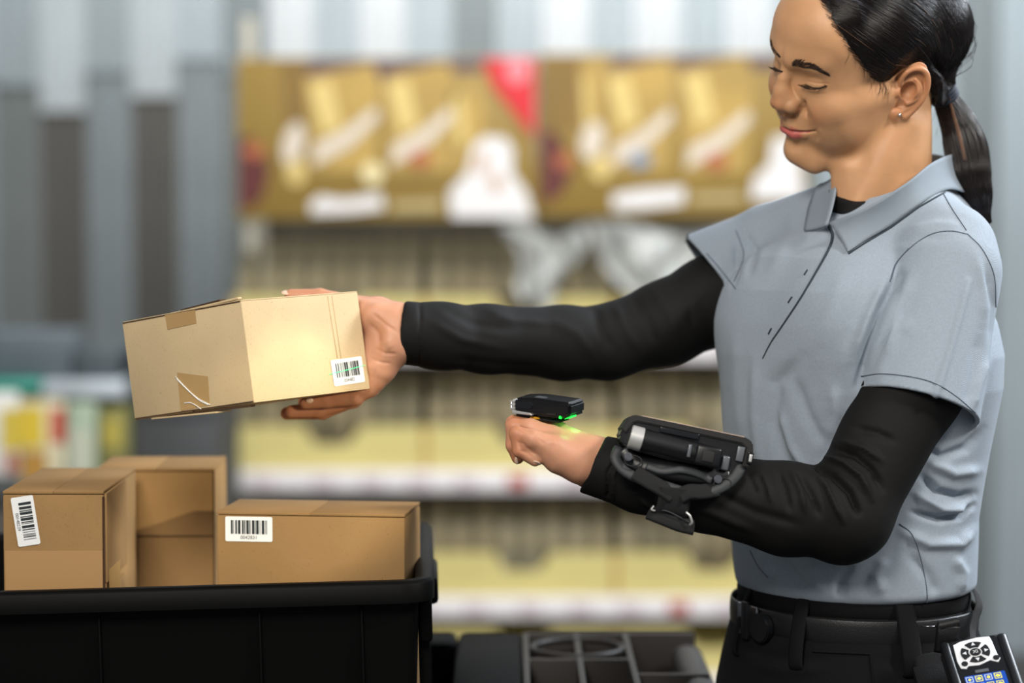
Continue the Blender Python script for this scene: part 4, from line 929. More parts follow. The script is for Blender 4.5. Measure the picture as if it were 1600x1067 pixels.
for (x, y) in ((981, 714), (1121, 749)):
    c = W(x, y, 2.424); cyl('snap_stud', c, c + np.array([0.0005, -.004, .001]), .0042, M_STEEL, wc, 24, bevel=.001)
    rg = [W(x + 8, y + 6, 2.424) + np.array([.0085 * cos(a), .001 * sin(a), .0052 * sin(a)]) for a in np.linspace(0, 2 * pi, 25)[:-1]]; tube('wire_ring', rg, .0008, M_RUB, wc, 6, closed=True)
tube('metal_loop', smooth_path([W(1072, 800, 2.422), W(1078, 806, 2.420), W(1081, 816, 2.421), W(1078, 820, 2.424)], 14), .0013, M_SILV, wc, 8)
tube('metal_loop', smooth_path([W(1022, 790, 2.424), W(1018, 796, 2.424), W(1024, 798, 2.424)], 10), .0010, M_SILV, wc, 8)
# strap passing round the forearm
ax = W(1053, 758, 2.49); axd = NA[5] - NA[4]; axd /= np.linalg.norm(axd); e1 = np.cross(axd, (0, 1, 0)); e1 /= np.linalg.norm(e1); e2 = np.cross(axd, e1)
band = [ax + .0405 * (cos(a) * e1 + sin(a) * e2) for a in np.linspace(0, 2 * pi, 41)[:-1]]; bu = [(cos(a) * e1 + sin(a) * e2) for a in np.linspace(0, 2 * pi, 41)[:-1]]
tube('strap_band', band, .016, M_WEB, wc, 8, flat=.11, up=np.array(bu), closed=True)

# ---------------------------------------------------------------- hip scanner in its holster
F3o = W(1545, 1075, 2.42); F3x = W(1590, 1035, 2.44) - W(1500, 1050, 2.44); F3 = Fr(F3o, F3x, (0.02, -0.50, 0.62))
# frame z is now the face normal; y runs down the device
hx = F3.R[:, 0]; hn = F3.R[:, 2]; hy = F3.R[:, 1]
def hp3(px, py, lift=0.0):   # photo pixel -> on the face plane
    r = ray(px, py); o = np.array([0, 0, CAMZ]); t = ((F3o + hn * (.0135) - o) @ hn) / (r @ hn); return o + r * t + hn * lift
hd = thing('handheld_scanner', 'black handheld terminal with silver keypad and blue screen carried at her hip', 'handheld computer', F3o)
cc = hp3(1542, 1060); 
def hq(u, v, lift=0.0): return hp3(1524, 1021) + hx * u + hyd * v + hn * lift     # u across, v down the face, origin = keypad centre
hyd = hp3(1533, 1060) - hp3(1524, 1021); hyd = hyd - hx * (hyd @ hx); hyd /= np.linalg.norm(hyd)
Rh = np.stack([hx, np.cross(hn, hx), hn], 1)
box('housing', hq(.002, .044, -.0135), (.062, .136, .026), M_DEV, hd, Rh, .007, 4)
box('side_rail', hq(-.0265, .044, -.011), (.009, .130, .026), M_BLKPL, hd, Rh, .0035, 3); box('side_rail', hq(.0315, .044, -.011), (.011, .130, .026), M_BLKPL, hd, Rh, .0045, 3)
M_CHROME = mat('chrome_keypad', 'f6f8fc', 0.25, metal=0.35, spec=.9); M_KEY = mat('key_black', '16171b', 0.35); M_WHITE = mat('key_print', 'c9cdd2', 0.5)
def disk_geo(c, ru, rv, n, Rm, a0=0, a1=2 * pi, ri=0.0):
    out = []; 
    for a in np.linspace(a0, a1, n): out.append(c + Rm[:, 0] * ru * cos(a) + Rm[:, 1] * rv * sin(a))
    return out
def plate(name, pts, nrm, th, m, parent, bevel=.0003):
    bm = bmesh.new(); vs = [bm.verts.new(tuple(p)) for p in pts]; f = bm.faces.new(vs); r = bmesh.ops.extrude_face_region(bm, geom=[f]); bmesh.ops.translate(bm, vec=Vector(nrm * th), verts=[v for v in r['geom'] if isinstance(v, bmesh.types.BMVert)])
    bmesh.ops.recalc_face_normals(bm, faces=bm.faces)
    if bevel: bmesh.ops.bevel(bm, geom=[e for e in bm.edges], offset=bevel, segments=1, affect='EDGES')
    return sharp(add(name, bm_mesh(bm, name), m, parent), 30)
def hrect(u0, v0, u1, v1, l, r=.002, n=5):
    P_ = []
    for cx_, cy_, s in ((u1 - r, v0 + r, -pi / 2), (u1 - r, v1 - r, 0), (u0 + r, v1 - r, pi / 2), (u0 + r, v0 + r, pi)):
        for a in np.linspace(s, s + pi / 2, n): P_.append(hq(cx_ + r * cos(a), cy_ + r * sin(a), l))
    return P_
plate('face_gloss', hrect(-.0225, -.019, .0255, .110, 0, .004), hn, .0008, M_DEVG, hd)
kp = plate('keypad', [hq(-.0195, -.0135, .0008), hq(-.012, -.0165, .0008), hq(.006, -.0185, .0008), hq(.0185, -.0175, .0008), hq(.0195, -.012, .0008), hq(.0205, .006, .0008), hq(.0225, .012, .0008), hq(.019, .0165, .0008), hq(.012, .0125, .0008), hq(0, .0165, .0008), hq(-.011, .0155, .0008), hq(-.014, .0185, .0008), hq(-.019, .017, .0008), hq(-.0205, .008, .0008)], hn, .0012, M_CHROME, hd)
def arc(a0, a1, r0, r1, l):
    A_ = np.linspace(a0, a1, 9); return [hq(r1 * 1.12 * cos(a), r1 * sin(a), l) for a in A_] + [hq(r0 * 1.12 * cos(a), r0 * sin(a), l) for a in A_[::-1]]
for k in range(4):
    a = k * pi / 2; key = plate('arrow_key', arc(a - .62, a + .62, .0062, .0132, .0020), hn, .0010, M_KEY, kp); cu, cv = .0108 * cos(a), .0097 * sin(a); t1 = .0026
    plate('arrow_print', [hq(cu + t1 * cos(a), cv + t1 * sin(a), .0031), hq(cu + t1 * cos(a + 2.2), cv + t1 * sin(a + 2.2), .0031), hq(cu + t1 * cos(a - 2.2), cv + t1 * sin(a - 2.2), .0031)], hn, .0002, M_WHITE, hd, 0)
plate('centre_key', [hq(.0050 * 1.12 * cos(a), .0046 * sin(a), .0020) for a in np.linspace(0, 2 * pi, 25)[:-1]], hn, .0012, M_KEY, kp)
for u, v in ((-.0140, .0125), (.0185, .0110)): plate('round_key', [hq(u + .0033 * cos(a), v + .0030 * sin(a), .0020) for a in np.linspace(0, 2 * pi, 21)[:-1]], hn, .0012, M_KEY, kp)
def text(name, body, loc, R, size, m, parent, ext=.00005, align='CENTER'):
    cu = bpy.data.curves.new(name, 'FONT'); cu.body = body; cu.size = size; cu.extrude = ext; cu.align_x = align; cu.align_y = 'CENTER'
    o = bpy.data.objects.new(name, cu); COL.objects.link(o); cu.materials.append(m); me = bpy.data.meshes.new_from_object(o); bpy.data.objects.remove(o); bpy.data.curves.remove(cu)
    me.transform(Matrix.Translation(Vector(loc)) @ Matrix(R).to_4x4()); return add(name, me, None, parent, False)
Rt = np.stack([hx, -hyd, hn], 1)
text('centre_mark', 'XI', hq(0, 0, .0034), Rt, .0058, M_WHITE, kp)
plate('name_strip', hrect(-.0060, .0215, .0075, .0250, .0009, .0003, 2), hn, .0003, M_GREYP, hd, 0)
scr = plate('screen', hrect(-.0185, .0275, .0225, .0900, .0009, .001, 2), hn, .0003, mat('screen_blue', '123a8a', 0.2, emit=('1c56c8', 0.35)), hd, 0)
M_ICON = mat('screen_icon_yellow', 'd8d24a', 0.3, emit=('d8d24a', 0.5)); M_ICN2 = mat('screen_icon_grey', 'b8c4d8', 0.3, emit=('b8c4d8', 0.3))
for i in range(4):
    for j in range(2):
        u = -.0140 + .0095 * i; v = .0325 + .010 * j
        for (a0, a1, b0, b1) in ((-.0036, .0036, -.0036, -.0029), (-.0036, .0036, .0029, .0036), (-.0036, -.0029, -.0036, .0036), (.0029, .0036, -.0036, .0036)): plate('icon_frame', [hq(u + a0, v + b0, .0013), hq(u + a1, v + b0, .0013), hq(u + a1, v + b1, .0013), hq(u + a0, v + b1, .0013)], hn, .0001, M_ICON if (i + j) % 2 or i == 3 else M_ICN2, scr, 0)
        plate('icon', [hq(u + .0018 * cos(a) * (1 + .3 * (i % 2)), v + .0018 * sin(a), .0013) for a in np.linspace(0, 2 * pi, 5 + i)[:-1]], hn, .0001, M_ICON, scr, 0)
# pouch, clip and hanging strap on the belt
M_POUCH = mat('pouch_nylon', '09090b', 0.8, spec=.2, bump=(800, 0.5)); hs = thing('holster', 'black nylon holster hanging from the belt beside the handheld terminal', 'holster', W(1470, 1040, 2.47))
Rp = Fr(W(1462, 1075, 2.47), hx, hn).R
box('pouch', W(1478, 1085, 2.468), (.052, .100, .024), M_POUCH, hs, Rp, .006, 4); box('pouch_flap', W(1462, 1075, 2.452), (.034, .060, .004), M_POUCH, hs, Rp, .0015)
cyl('belt_clip', W(1466, 979, 2.458), W(1498, 972, 2.458), .0055, M_BELT, hs, 20, bevel=.001); tube('clip_plate', smooth_path([W(1482, 978, 2.455), W(1481, 995, 2.455), W(1478, 1020, 2.46)], 12), .0125, M_BELT, hs, 8, flat=.15, up=(0, -1, .2))
tube('wire_hook', [W(1438, 978, 2.462), W(1450, 978.5, 2.458), W(1466, 979, 2.458)], .0008, M_STEEL, hs, 6)
tube('hanging_strap', smooth_path([W(1512, 915, 2.60), W(1524, 925, 2.58), W(1530, 945, 2.56), W(1524, 965, 2.55), W(1520, 985, 2.54), W(1521, 1005, 2.52)], 24), .0050, M_WEB, hs, 8, flat=.25, up=(0.3, -1, 0))

# ---------------------------------------------------------------- cardboard boxes
def card(nt, b, L, tc):
    n = nt.nodes.new('ShaderNodeTexNoise'); n.inputs['Scale'].default_value = 420; n.inputs['Detail'].default_value = 2; L(tc.outputs['Object'], n.inputs[0])
    r = nt.nodes.new('ShaderNodeValToRGB'); r.color_ramp.elements[0].position = .30; r.color_ramp.elements[0].color = (.55, .5, .45, 1); r.color_ramp.elements[1].position = .37; r.color_ramp.elements[1].color = (1, 1, 1, 1); L(n.outputs[0], r.inputs[0])
    src = b.inputs['Base Color'].links[0].from_socket; mx = nt.nodes.new('ShaderNodeMix'); mx.data_type = 'RGBA'; mx.blend_type = 'MULTIPLY'; mx.inputs[0].default_value = .3; L(src, mx.inputs[6]); L(r.outputs[0], mx.inputs[7]); L(mx.outputs[2], b.inputs['Base Color'])
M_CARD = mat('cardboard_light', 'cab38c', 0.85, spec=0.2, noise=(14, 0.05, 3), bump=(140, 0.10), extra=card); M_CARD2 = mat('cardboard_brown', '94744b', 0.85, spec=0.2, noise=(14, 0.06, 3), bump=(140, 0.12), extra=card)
M_FLUTE = mat('cardboard_flute', '5d4025', 0.95, bump=(600, 1.0, 'wave', 'X')); M_TAPE = mat('packing_tape', 'b2905c', 0.22, spec=0.6); M_LABEL = mat('label_paper', 'e9ebea', 0.55); M_INK = mat('label_ink', '1c2426', 0.6); M_LASER = mat('laser_line', '35d08a', 0.3, emit=('2fd88a', 1.0))
def local_box(name, c, dims, R, m, parent, bevel=.0008, seg=2):  # c in the box frame given by (O, R)
    return box(name, O_ + R @ np.array(c), dims, m, parent, R, bevel, seg)
def rrect2(w_, h_, r, n=5):
    P_ = []
    for sx, sy, s in ((1, 1, 0), (-1, 1, pi / 2), (-1, -1, pi), (1, -1, 3 * pi / 2)):
        for a in np.linspace(s, s + pi / 2, n): P_.append((sx * (w_ / 2 - r) + r * cos(a), sy * (h_ / 2 - r) + r * sin(a)))
    return P_
def barcode_label(parent, c, ex, ey, nrm, w_, h_, text_=None, seed=1, vertical=False, laser=False, small=False):
    """white label with printed bars and number; ex = reading direction, ey = up"""
    ex = ex / np.linalg.norm(ex); nrm = nrm / np.linalg.norm(nrm); ey = np.cross(nrm, ex)
    q = lambda u, v, l: c + ex * u + ey * v + nrm * l
    lab = plate('barcode_label', [q(u, v, 0.0002) for u, v in rrect2(w_, h_, .0018)], nrm, .0003, M_LABEL, parent, 0)
    rr_ = random.Random(seed); V = []; F = []; u = -w_ * .38; v0, v1 = (-h_ * .20, h_ * .36) if text_ else (-h_ * .3, h_ * .3)
    while u < w_ * .38:
        bw = rr_.choice([.00045, .0008, .0013, .0019]) * (w_ / .035)
        if u + bw > w_ * .39: break
        i = len(V); V += [q(u, v0, .00065), q(u + bw, v0, .00065), q(u + bw, v1, .00065), q(u, v1, .00065)]; F.append((i, i + 1, i + 2, i + 3)); u += bw + rr_.choice([.0004, .0007, .0011]) * (w_ / .035)
    bc_ = add('barcode', mesh('barcode', V, F), M_INK, lab, False)
    if text_: text('printed_number', text_, q(0, -h_ * .34, .0006), np.stack([ex, ey, nrm], 1), h_ * .20, M_INK, lab)
    return lab, q
# the box in her hand (corners solved from the photograph)
hb = thing('cardboard_box', 'light cardboard box held out in her far hand, barcode label crossed by green line', 'box', O_, None)
local_box('carton', (0, 0, 0), (l1, l2, hh - .0024), R_h, M_CARD, hb, .0012)
for zs in (1, -1):
    zz = zs * (hh / 2 - .0008)
    local_box('flap', (-l1 / 4 - .0006, 0, zz), (l1 / 2 - .0012, l2 - .001, .0016), R_h, M_CARD, hb, .0008); local_box('flap', (l1 / 4 + .0006, 0, zz), (l1 / 2 - .0012, l2 - .001, .0016), R_h, M_CARD, hb, .0008)
    local_box('flute_edge', (0, -l2 / 2 + .0002, zs * (hh / 2 - .0014)), (l1 - .003, .0012, .0014), R_h, M_FLUTE, hb, 0)
bmf = rbox_mesh((.075, .0035, .006), .0008, 2); 
def tilt(R, ax_, a): return R @ np.array(Matrix.Rotation(a, 3, ax_))
box('torn_flap_edge', O_ + R_h @ np.array([.035, -l2 / 2 + .004, hh / 2 + .0006]), (.105, .006, .0022), M_CARD, hb, tilt(R_h, 'Y', -.030), .0006); box('torn_flap_edge', O_ + R_h @ np.array([.030, -l2 / 2 + .006, hh / 2 + .0022]), (.060, .010, .0018), M_FLUTE, hb, tilt(R_h, 'Y', -.045), .0005)
box('torn_flap_edge', O_ + R_h @ np.array([.020, -l2 / 2 + .006, -hh / 2 - .0012]), (.125, .010, .0022), M_FLUTE, hb, tilt(R_h, 'Y', .022), .0005); box('torn_flap_edge', O_ + R_h @ np.array([-.015, -l2 / 2 + .010, -hh / 2 - .0026]), (.100, .022, .0018), M_CARD, hb, tilt(R_h, 'Y', .030), .0005)
def hface(px, py, face, lift=.0003):
    n_ = R_h[:, 1] * -1 if face == 'l' else R_h[:, 0]; o2 = Bc; r = ray(px, py); o = np.array([0, 0, CAMZ]); t = ((o2 - o) @ n_) / (r @ n_); return o + r * t + n_ * lift, n_
def tape(pts, face, parent): 
    P_ = [hface(x, y, face)[0] for x, y in pts]; return plate('tape_strip', P_, hface(*pts[0], face)[1], .00012, M_TAPE, parent, 0)
tape([(258, 492), (305, 484), (307, 505), (262, 515)], 'l', hb); tape([(277, 582), (325, 588), (328, 633), (283, 642)], 'l', hb)
M_GLINT = mat('film_glint_white', 'f2f2f0', 0.08, spec=1.0)  # near-white tubes draw the glints along the clear film on the tape
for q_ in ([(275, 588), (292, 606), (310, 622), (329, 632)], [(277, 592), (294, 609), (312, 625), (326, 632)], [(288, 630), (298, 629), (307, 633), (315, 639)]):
    P_ = [hface(x, y, 'l', .0009)[0] for x, y in curve2(q_, 14)]; tube('film_glint', P_, .0005, M_GLINT, hb, 5)
for x in (0, 7):  # scored line on the right face
    P_ = [hface(512 + x, 462, 'r', .0001)[0], hface(527 + x * .8, 560, 'r', .0001)[0]]; tube('scored_line', P_, .0005, M_CARD, hb, 5)
cL, nL = hface(543, 580, 'r'); exL = hface(567, 577, 'r')[0] - hface(520, 584, 'r')[0]
w_l = np.linalg.norm(hface(567, 577, 'r')[0] - hface(519, 583, 'r')[0]); lab, ql = barcode_label(hb, cL, exL, None, nL, w_l, .0275, '004482', 5)
ql0 = ql(-w_l * .62, -.0005, .0008); ql1 = ql(w_l * .56, .0036, .0008); V, F = tube_geo([ql0, ql1], .00035, 6); add('laser_line', mesh('laser_line', V, F), M_LASER, lab)  # scanner's green beam drawn as a thin glowing strip over the label

# ---------------------------------------------------------------- boxes in the tote
def carton_box(label, P0, P1, depth, ztop, zbot, m, seam_=True, group=None, yaw=None):
    """P0, P1 = front bottom-plan corners (x, y); box runs back by depth"""
    P0 = np.array(P0); P1 = np.array(P1); ex = P1 - P0; w_ = np.linalg.norm(ex); ex /= w_; ey = np.array([-ex[1], ex[0]]); c = (P0 + P1) / 2 + ey * depth / 2
    R = np.array([[ex[0], ey[0], 0], [ex[1], ey[1], 0], [0, 0, 1.0]]); h_ = ztop - zbot; O = np.array([c[0], c[1], (ztop + zbot) / 2])
    t = thing('cardboard_box', label, 'box', (O[0], O[1], zbot), group)
    box('carton', O - np.array([0, 0, .002]), (w_, depth, h_ - .004), m, t, R, .0018)
    for s in (-1, 1): box('flap', O + R @ np.array([s * (w_ / 4), 0, h_ / 2 - .0017]), (w_ / 2 - .0002, depth - .0008, .0030), m, t, R, .0004)
    return t, O, R, w_, h_
ZT = W(0, 930, 2.40)[2] + .002
fx = lambda px, d: (px - 800) / FPX * d
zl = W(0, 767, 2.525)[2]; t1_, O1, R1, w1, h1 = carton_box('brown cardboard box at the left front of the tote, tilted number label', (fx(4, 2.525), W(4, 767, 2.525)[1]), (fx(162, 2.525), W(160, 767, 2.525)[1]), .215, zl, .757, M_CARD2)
def fpt(O, R, w_, dep, h_, u, v, lift=.0003): return O + R @ np.array([u, -dep / 2 - lift, v])
yb = (-.215 / 2)
c_ = O1 + R1 @ np.array([-.029, -.215 / 2 - .0003, h1 / 2 - .0315]); barcode_label(t1_, c_, R1 @ np.array([.15, 0, -1]), None, R1 @ np.array([0, -1, 0]), .0520, .0235, '00148239', 11)
box('flute_edge', O1 + R1 @ np.array([w1 / 2 - .0006, -.215 / 2 + .001, -.002]), (.0022, .0028, h1 - .008), M_FLUTE, t1_, R1, .0003)
box('side_flap', O1 + R1 @ np.array([w1 / 2 + .0012, -.040, h1 / 2 - .050]), (.0030, .130, .094), M_CARD2, t1_, R1, .001); box('side_flap', O1 + R1 @ np.array([w1 / 2 + .0012, -.045, h1 / 2 - .160]), (.0030, .120, .110), M_CARD2, t1_, R1, .001)
box('tape_strip', O1 + R1 @ np.array([w1 / 2 + .0030, -.060, h1 / 2 - .100]), (.0006, .070, .030), M_TAPE, t1_, R1, 0)
box('tape_strip', O1 + R1 @ np.array([0, -.1079, h1 / 2 - .088]), (w1 - .004, .0005, .050), mat('tape_matte', 'ab8557', 0.5), t1_, R1, 0)
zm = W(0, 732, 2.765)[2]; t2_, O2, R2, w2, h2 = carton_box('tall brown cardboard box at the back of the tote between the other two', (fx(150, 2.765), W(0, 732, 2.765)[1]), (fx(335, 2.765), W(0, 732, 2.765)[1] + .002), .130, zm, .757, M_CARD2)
box('seam_strip', O2 + R2 @ np.array([0, -.0652, h2 / 2 - .078]), (w2 - .002, .0006, .0016), M_FLUTE, t2_, R2, 0); box('side_seam', O2 + R2 @ np.array([w2 / 2 - .001, -.0652, 0]), (.0016, .0008, h2 - .006), M_FLUTE, t2_, R2, 0)
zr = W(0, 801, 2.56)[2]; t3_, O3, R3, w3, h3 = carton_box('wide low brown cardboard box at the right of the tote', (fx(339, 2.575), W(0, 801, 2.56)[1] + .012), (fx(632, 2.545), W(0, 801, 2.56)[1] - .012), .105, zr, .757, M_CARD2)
c_ = O3 + R3 @ np.array([-w3 / 2 + .035, -.0528, h3 / 2 - .0185]); barcode_label(t3_, c_, R3 @ np.array([1, 0, 0]), None, R3 @ np.array([0, -1, 0]), .0510, .0265, '0042831', 23)

# ---------------------------------------------------------------- tote on a cart
M_TOTE = mat('tote_black', '030303', 0.55, spec=0.10, bump=(60, 0.05))
To = np.array([fx(640, 2.49) + .012, 0, 0]); Fc = W(645, 914, 2.485)                         # front right rim corner
Rt_ = rotm(radians(2.0), radians(-1.3), 0); TW, TD, THt = .62, .46, .30
tote = thing('tote', 'black plastic tote with a wide rim holding three cardboard boxes', 'tote', Fc)
def tq(x, y, z): return Fc + Rt_ @ np.array([x, y, z])      # x: -TW..0, y: 0..TD, z down from the rim
def ring_pts(inset, z, r=.035, n=7):
    P_ = []; w_, d_ = TW - 2 * inset, TD - 2 * inset; r = max(.008, r - inset); c = (-TW / 2 + .022, TD / 2)
    for x, y in rrect2(w_, d_, r, n): P_.append(tq(c[0] + x, c[1] + y, z))
    return P_
def loft(name, rings, m, parent, close=False):
    V = [p for r in rings for p in r]; n = len(rings[0]); F = []
    for i in range(len(rings) - 1):
        for k in range(n): F.append((i * n + k, i * n + (k + 1) % n, (i + 1) * n + (k + 1) % n, (i + 1) * n + k))
    if close: F.append(tuple(range((len(rings) - 1) * n, len(rings) * n)))
    return sharp(add(name, mesh(name, V, F), m, parent), 50)
loft('tub', [ring_pts(.020, -.004), ring_pts(.034, -THt + .006), ring_pts(.10, -THt + .006), ring_pts(.10, -THt), ring_pts(.030, -THt), ring_pts(.0155, -.004)], M_TOTE, tote)
box('tub_base', tq(-TW / 2 + .022, TD / 2, -THt + .003), (TW - .19, TD - .19, .006), M_TOTE, tote, Rt_, 0)
loft('rim', [ring_pts(.020, -.006), ring_pts(.020, .000), ring_pts(.017, .0035), ring_pts(.004, .0035), ring_pts(.000, -.001), ring_pts(.000, -.019), ring_pts(.003, -.019), ring_pts(.004, -.004), ring_pts(.0155, -.006)], M_TOTE, tote)
for px in (150, 402, 563):
    x = (px - 645) / FPX * 2.47; box('rib', tq(x, .0160, -.150), (.0025, .008, .262), M_TOTE, tote, Rt_, .0012)
for yy in (.06, .20, .34): box('rib', tq(.010, yy, -.14), (.012, .0035, .24), M_TOTE, tote, Rt_, .0012)
box('handle', tq(.018, TD / 2 - .02, -.030), (.016, .14, .030), M_TOTE, tote, Rt_, .005)
box('latch_tab', tq(.012, .055, -.042), (.014, .028, .050), M_TOTE, tote, Rt_, .003)
# cart: deck with a moulded caddy, posts, wheels
ZD = Fc[2] - THt - .016; M_CART = mat('cart_plastic', '27221f', 0.5, spec=0.4, bump=(80, 0.05)); M_CARTD = mat('cart_dark', '030304', 0.7, spec=.1)
cart = thing('service_cart', 'dark plastic utility cart with moulded caddy under the tote', 'cart', (-.2, 2.75, 0))
box('deck', (-.26, 2.80, ZD - .022), (.92, .78, .040), M_CARTD, cart, None, .012)
ZC = W(900, 990, 3.04)[2]
box('caddy_block', (-.027, 2.86, (ZD + ZC) / 2 - .002), (.084, .36, ZC - ZD - .002), M_CARTD, cart, None, .010)
box('caddy_block', (-.096, 3.005, (ZD + ZC) / 2 - .002), (.054, .07, ZC - ZD - .002), M_CARTD, cart, None, .008)
# moulded compartments: walls around open wells
wx = [fx(x, 2.90) for x in (822, 905, 985, 1100)]; y0c, y1c, ymid = 2.68, 3.02, 2.80
for x in wx[:3]: box('caddy_wall', (x, (y0c + y1c) / 2, (ZD + ZC) / 2), (.008, y1c - y0c, ZC - ZD), M_CART, cart, None, .002)
def side_wall():
    return tube('caddy_wall', [(wx[3], y0c, (ZD + ZC) / 2), (wx[3], (y0c + y1c) / 2, (ZD + ZC) / 2), (wx[3] - .02, y1c, (ZD + ZC) / 2)], .09, M_CART, cart, 12, flat=.12, up=(1, 0, 0))
box('caddy_wall', (wx[3] - .012, (y0c + y1c) / 2 - .01, (ZD + ZC) / 2 - .004), (.040, y1c - y0c - .02, ZC - ZD - .01), M_CART, cart, None, .018, 4)
box('caddy_wall', ((wx[0] + wx[3]) / 2, y1c, (ZD + ZC) / 2), (wx[3] - wx[0], .010, ZC - ZD), M_CART, cart, None, .003); box('caddy_wall', ((wx[0] + wx[3]) / 2, y0c, (ZD + ZC) / 2), (wx[3] - wx[0], .010, ZC - ZD), M_CART, cart, None, .003)
box('caddy_wall', ((wx[0] + wx[2]) / 2, ymid + .05, (ZD + ZC) / 2), (wx[2] - wx[0], .008, ZC - ZD), M_CART, cart, None, .002); box('caddy_wall', ((wx[2] + wx[3]) / 2, ymid - .01, (ZD + ZC) / 2 - .006), (wx[3] - wx[2], .008, ZC - ZD), M_CART, cart, None, .002)
cup = [np.array([(wx[0] + wx[2]) / 2 + .055 * cos(a), ymid + .125 + .055 * sin(a), ZC - .002]) for a in np.linspace(0, 2 * pi, 33)[:-1]]; tube('cup_ring', cup, .004, M_CART, cart, 8, closed=True)
for x in (-.67, .15):
    for y in (2.48, 3.12):
        cyl('post', (x, y, .10), (x, y, ZD - .03), .018, M_CARTD, cart, 16); cyl('wheel', (x - .016, y, .055), (x + .016, y, .055), .055, M_RUB, cart, 28, bevel=.006); box('caster', (x, y, .095), (.05, .06, .03), M_STEEL, cart, None, .004)
box('lower_deck', (-.26, 2.80, .24), (.86, .72, .035), M_CARTD, cart, None, .012)
# ---------------------------------------------------------------- building shell
def struct(name, me, m, smooth=False):
    o = add(name, me, m, None, smooth); o['kind'] = 'structure'; return o
M_FLOOR = mat('concrete_floor', '4f4c48', 0.6, noise=(3, 0.15, 5)); YW = 7.55
fl = struct('floor', rbox_mesh((9, 12, .1), 0), M_FLOOR); fl.location = (0, 3.4, -.05)
shades = {'pale_sheet': 'c0c8cb', 'grey_sheet_pale': 'b4c0c6', 'grey_sheet_cool': '7b8180', 'grey_sheet_blue': '8c9598', 'grey_sheet_brown': '62605c', 'grey_sheet_mid': '7c8285', 'upper_mid': 'a3adb1', 'white_sheet': 'd6dbde', 'white_sheet_cool': 'b4bfc5'}
MS = {k: mat(k, v, 0.42, metal=0.25, spec=0.5, noise=(2.5, 0.10, 4)) for k, v in shades.items()}
def sheet_mesh(w_, h_, ribs=3, dep=.016):
    """trapezoid-ribbed metal sheet, 1.2 mm thick"""
    P_ = []; pitch = w_ / ribs
    for i in range(ribs):
        x = i * pitch
        for u, d in ((0, 0), (.50, 0), (.60, 1), (.90, 1), (1.0, 0)): P_.append((x + u * pitch, -d * dep))
    V = []; F = []
    for x, y in P_: V += [(x, y, 0), (x, y, h_), (x, y + .0015, 0), (x, y + .0015, h_)]
    for i in range(len(P_) - 1):
        a = 4 * i; b = a + 4; F += [(a, b, b + 1, a + 1), (a + 2, a + 3, b + 3, b + 2), (a + 1, b + 1, b + 3, a + 3), (a, a + 2, b + 2, b)]
    return mesh('metal_sheet', V, F)
wall = struct('wall_back', rbox_mesh((9, .08, 4.2), 0), mat('wall_backing', '5b5f62', 0.9)); wall.location = (0, YW + .06, 2.1)
SW = .142; lowm = sheet_mesh(SW, 1.98); upm = sheet_mesh(SW, 2.35); k = 0
x0w = fx(-4, YW)
lower = ['grey_sheet_cool', 'grey_sheet_brown', 'grey_sheet_blue', 'grey_sheet_brown', 'grey_sheet_blue', 'grey_sheet_cool']
UP = {0: 'upper_mid', 1: 'pale_sheet', 2: 'upper_mid', 3: 'pale_sheet', 4: 'white_sheet_cool', 5: 'grey_sheet_blue', 10: 'grey_sheet_blue'}
for i in range(-7, 43):
    key = lower[i] if 0 <= i < 6 else ('grey_sheet_cool', 'grey_sheet_blue')[i % 2]
    if i >= 18: key = ('grey_sheet_pale', 'grey_sheet_blue')[i % 2]
    upk = UP.get(i, ('white_sheet', 'white_sheet_cool')[i % 2]) if i < 18 else key
    for me, z, kk in ((lowm, 0, key), (upm, 1.66, upk)):
        if z and i >= 18: continue
        dz = (.12, .04, .16, .085, .20, .15)[i % 6] if z and i < 18 else 0
        o = bpy.data.objects.new('metal_sheet', me); COL.objects.link(o); o.parent = wall; o.matrix_parent_inverse = Matrix.Translation((0, -(YW + .06), -2.1)); o.location = (x0w + i * SW, YW - (.018 if z else 0), z + dz)
        if i >= 18: o.scale.z = 2.1
        if not me.materials: me.materials.append(None)
        o.material_slots[0].link = 'OBJECT'; o.material_slots[0].material = MS[kk]
tr = struct('trim_1', rbox_mesh((9, .06, .10), .004), mat('girt_steel', '85898b', 0.5, metal=0.5)); tr.location = (0, YW - .05, 3.2)

# ---------------------------------------------------------------- shelf rack with trays of coffee packs
YR = 6.5; sx0, sx1 = fx(372, YR), fx(1275, YR)
M_RACK = mat('rack_cream', 'b9b4a4', 0.5); M_MESHP = mat('pegboard_khaki', '544d3e', 0.85, noise=(6, .15, 4)); M_EDGE = mat('price_rail_white', 'f6f2f4', 0.35)
rack = thing('shelf_rack', 'cream gondola shelf rack with white price rails behind the woman', 'shelf', ((sx0 + sx1) / 2, YR + .2, 0))
box('back_panel', ((sx0 + sx1) / 2, YR + .42, .78), (sx1 - sx0, .03, 1.50), M_MESHP, rack, None, .004)
box('plinth', ((sx0 + sx1) / 2, YR + .2, .05), (sx1 - sx0, .44, .10), M_RACK, rack, None, .004)
for x in (sx0 + .015, (sx0 + sx1) / 2, sx1 - .015): box('upright', (x, YR + .395, .80), (.04, .04, 1.55), M_RACK, rack, None, .004)
shelf_px = [(545, 'top'), (750, 'middle'), (950, 'bottom')]
shelf_z = [CAMZ - (y - 300) / FPX * YR for y, _ in shelf_px] + [.12]
M_TRAY = mat('tray_yellow', 'd8ca84', 0.6, noise=(5, .06, 3)); M_TRAYO = mat('tray_orange_edge', 'b98a3e', 0.6); M_TAG = mat('price_tag', 'd6c9cf', 0.5); M_TAGR = mat('price_tag_red', 'b8493a', 0.5)
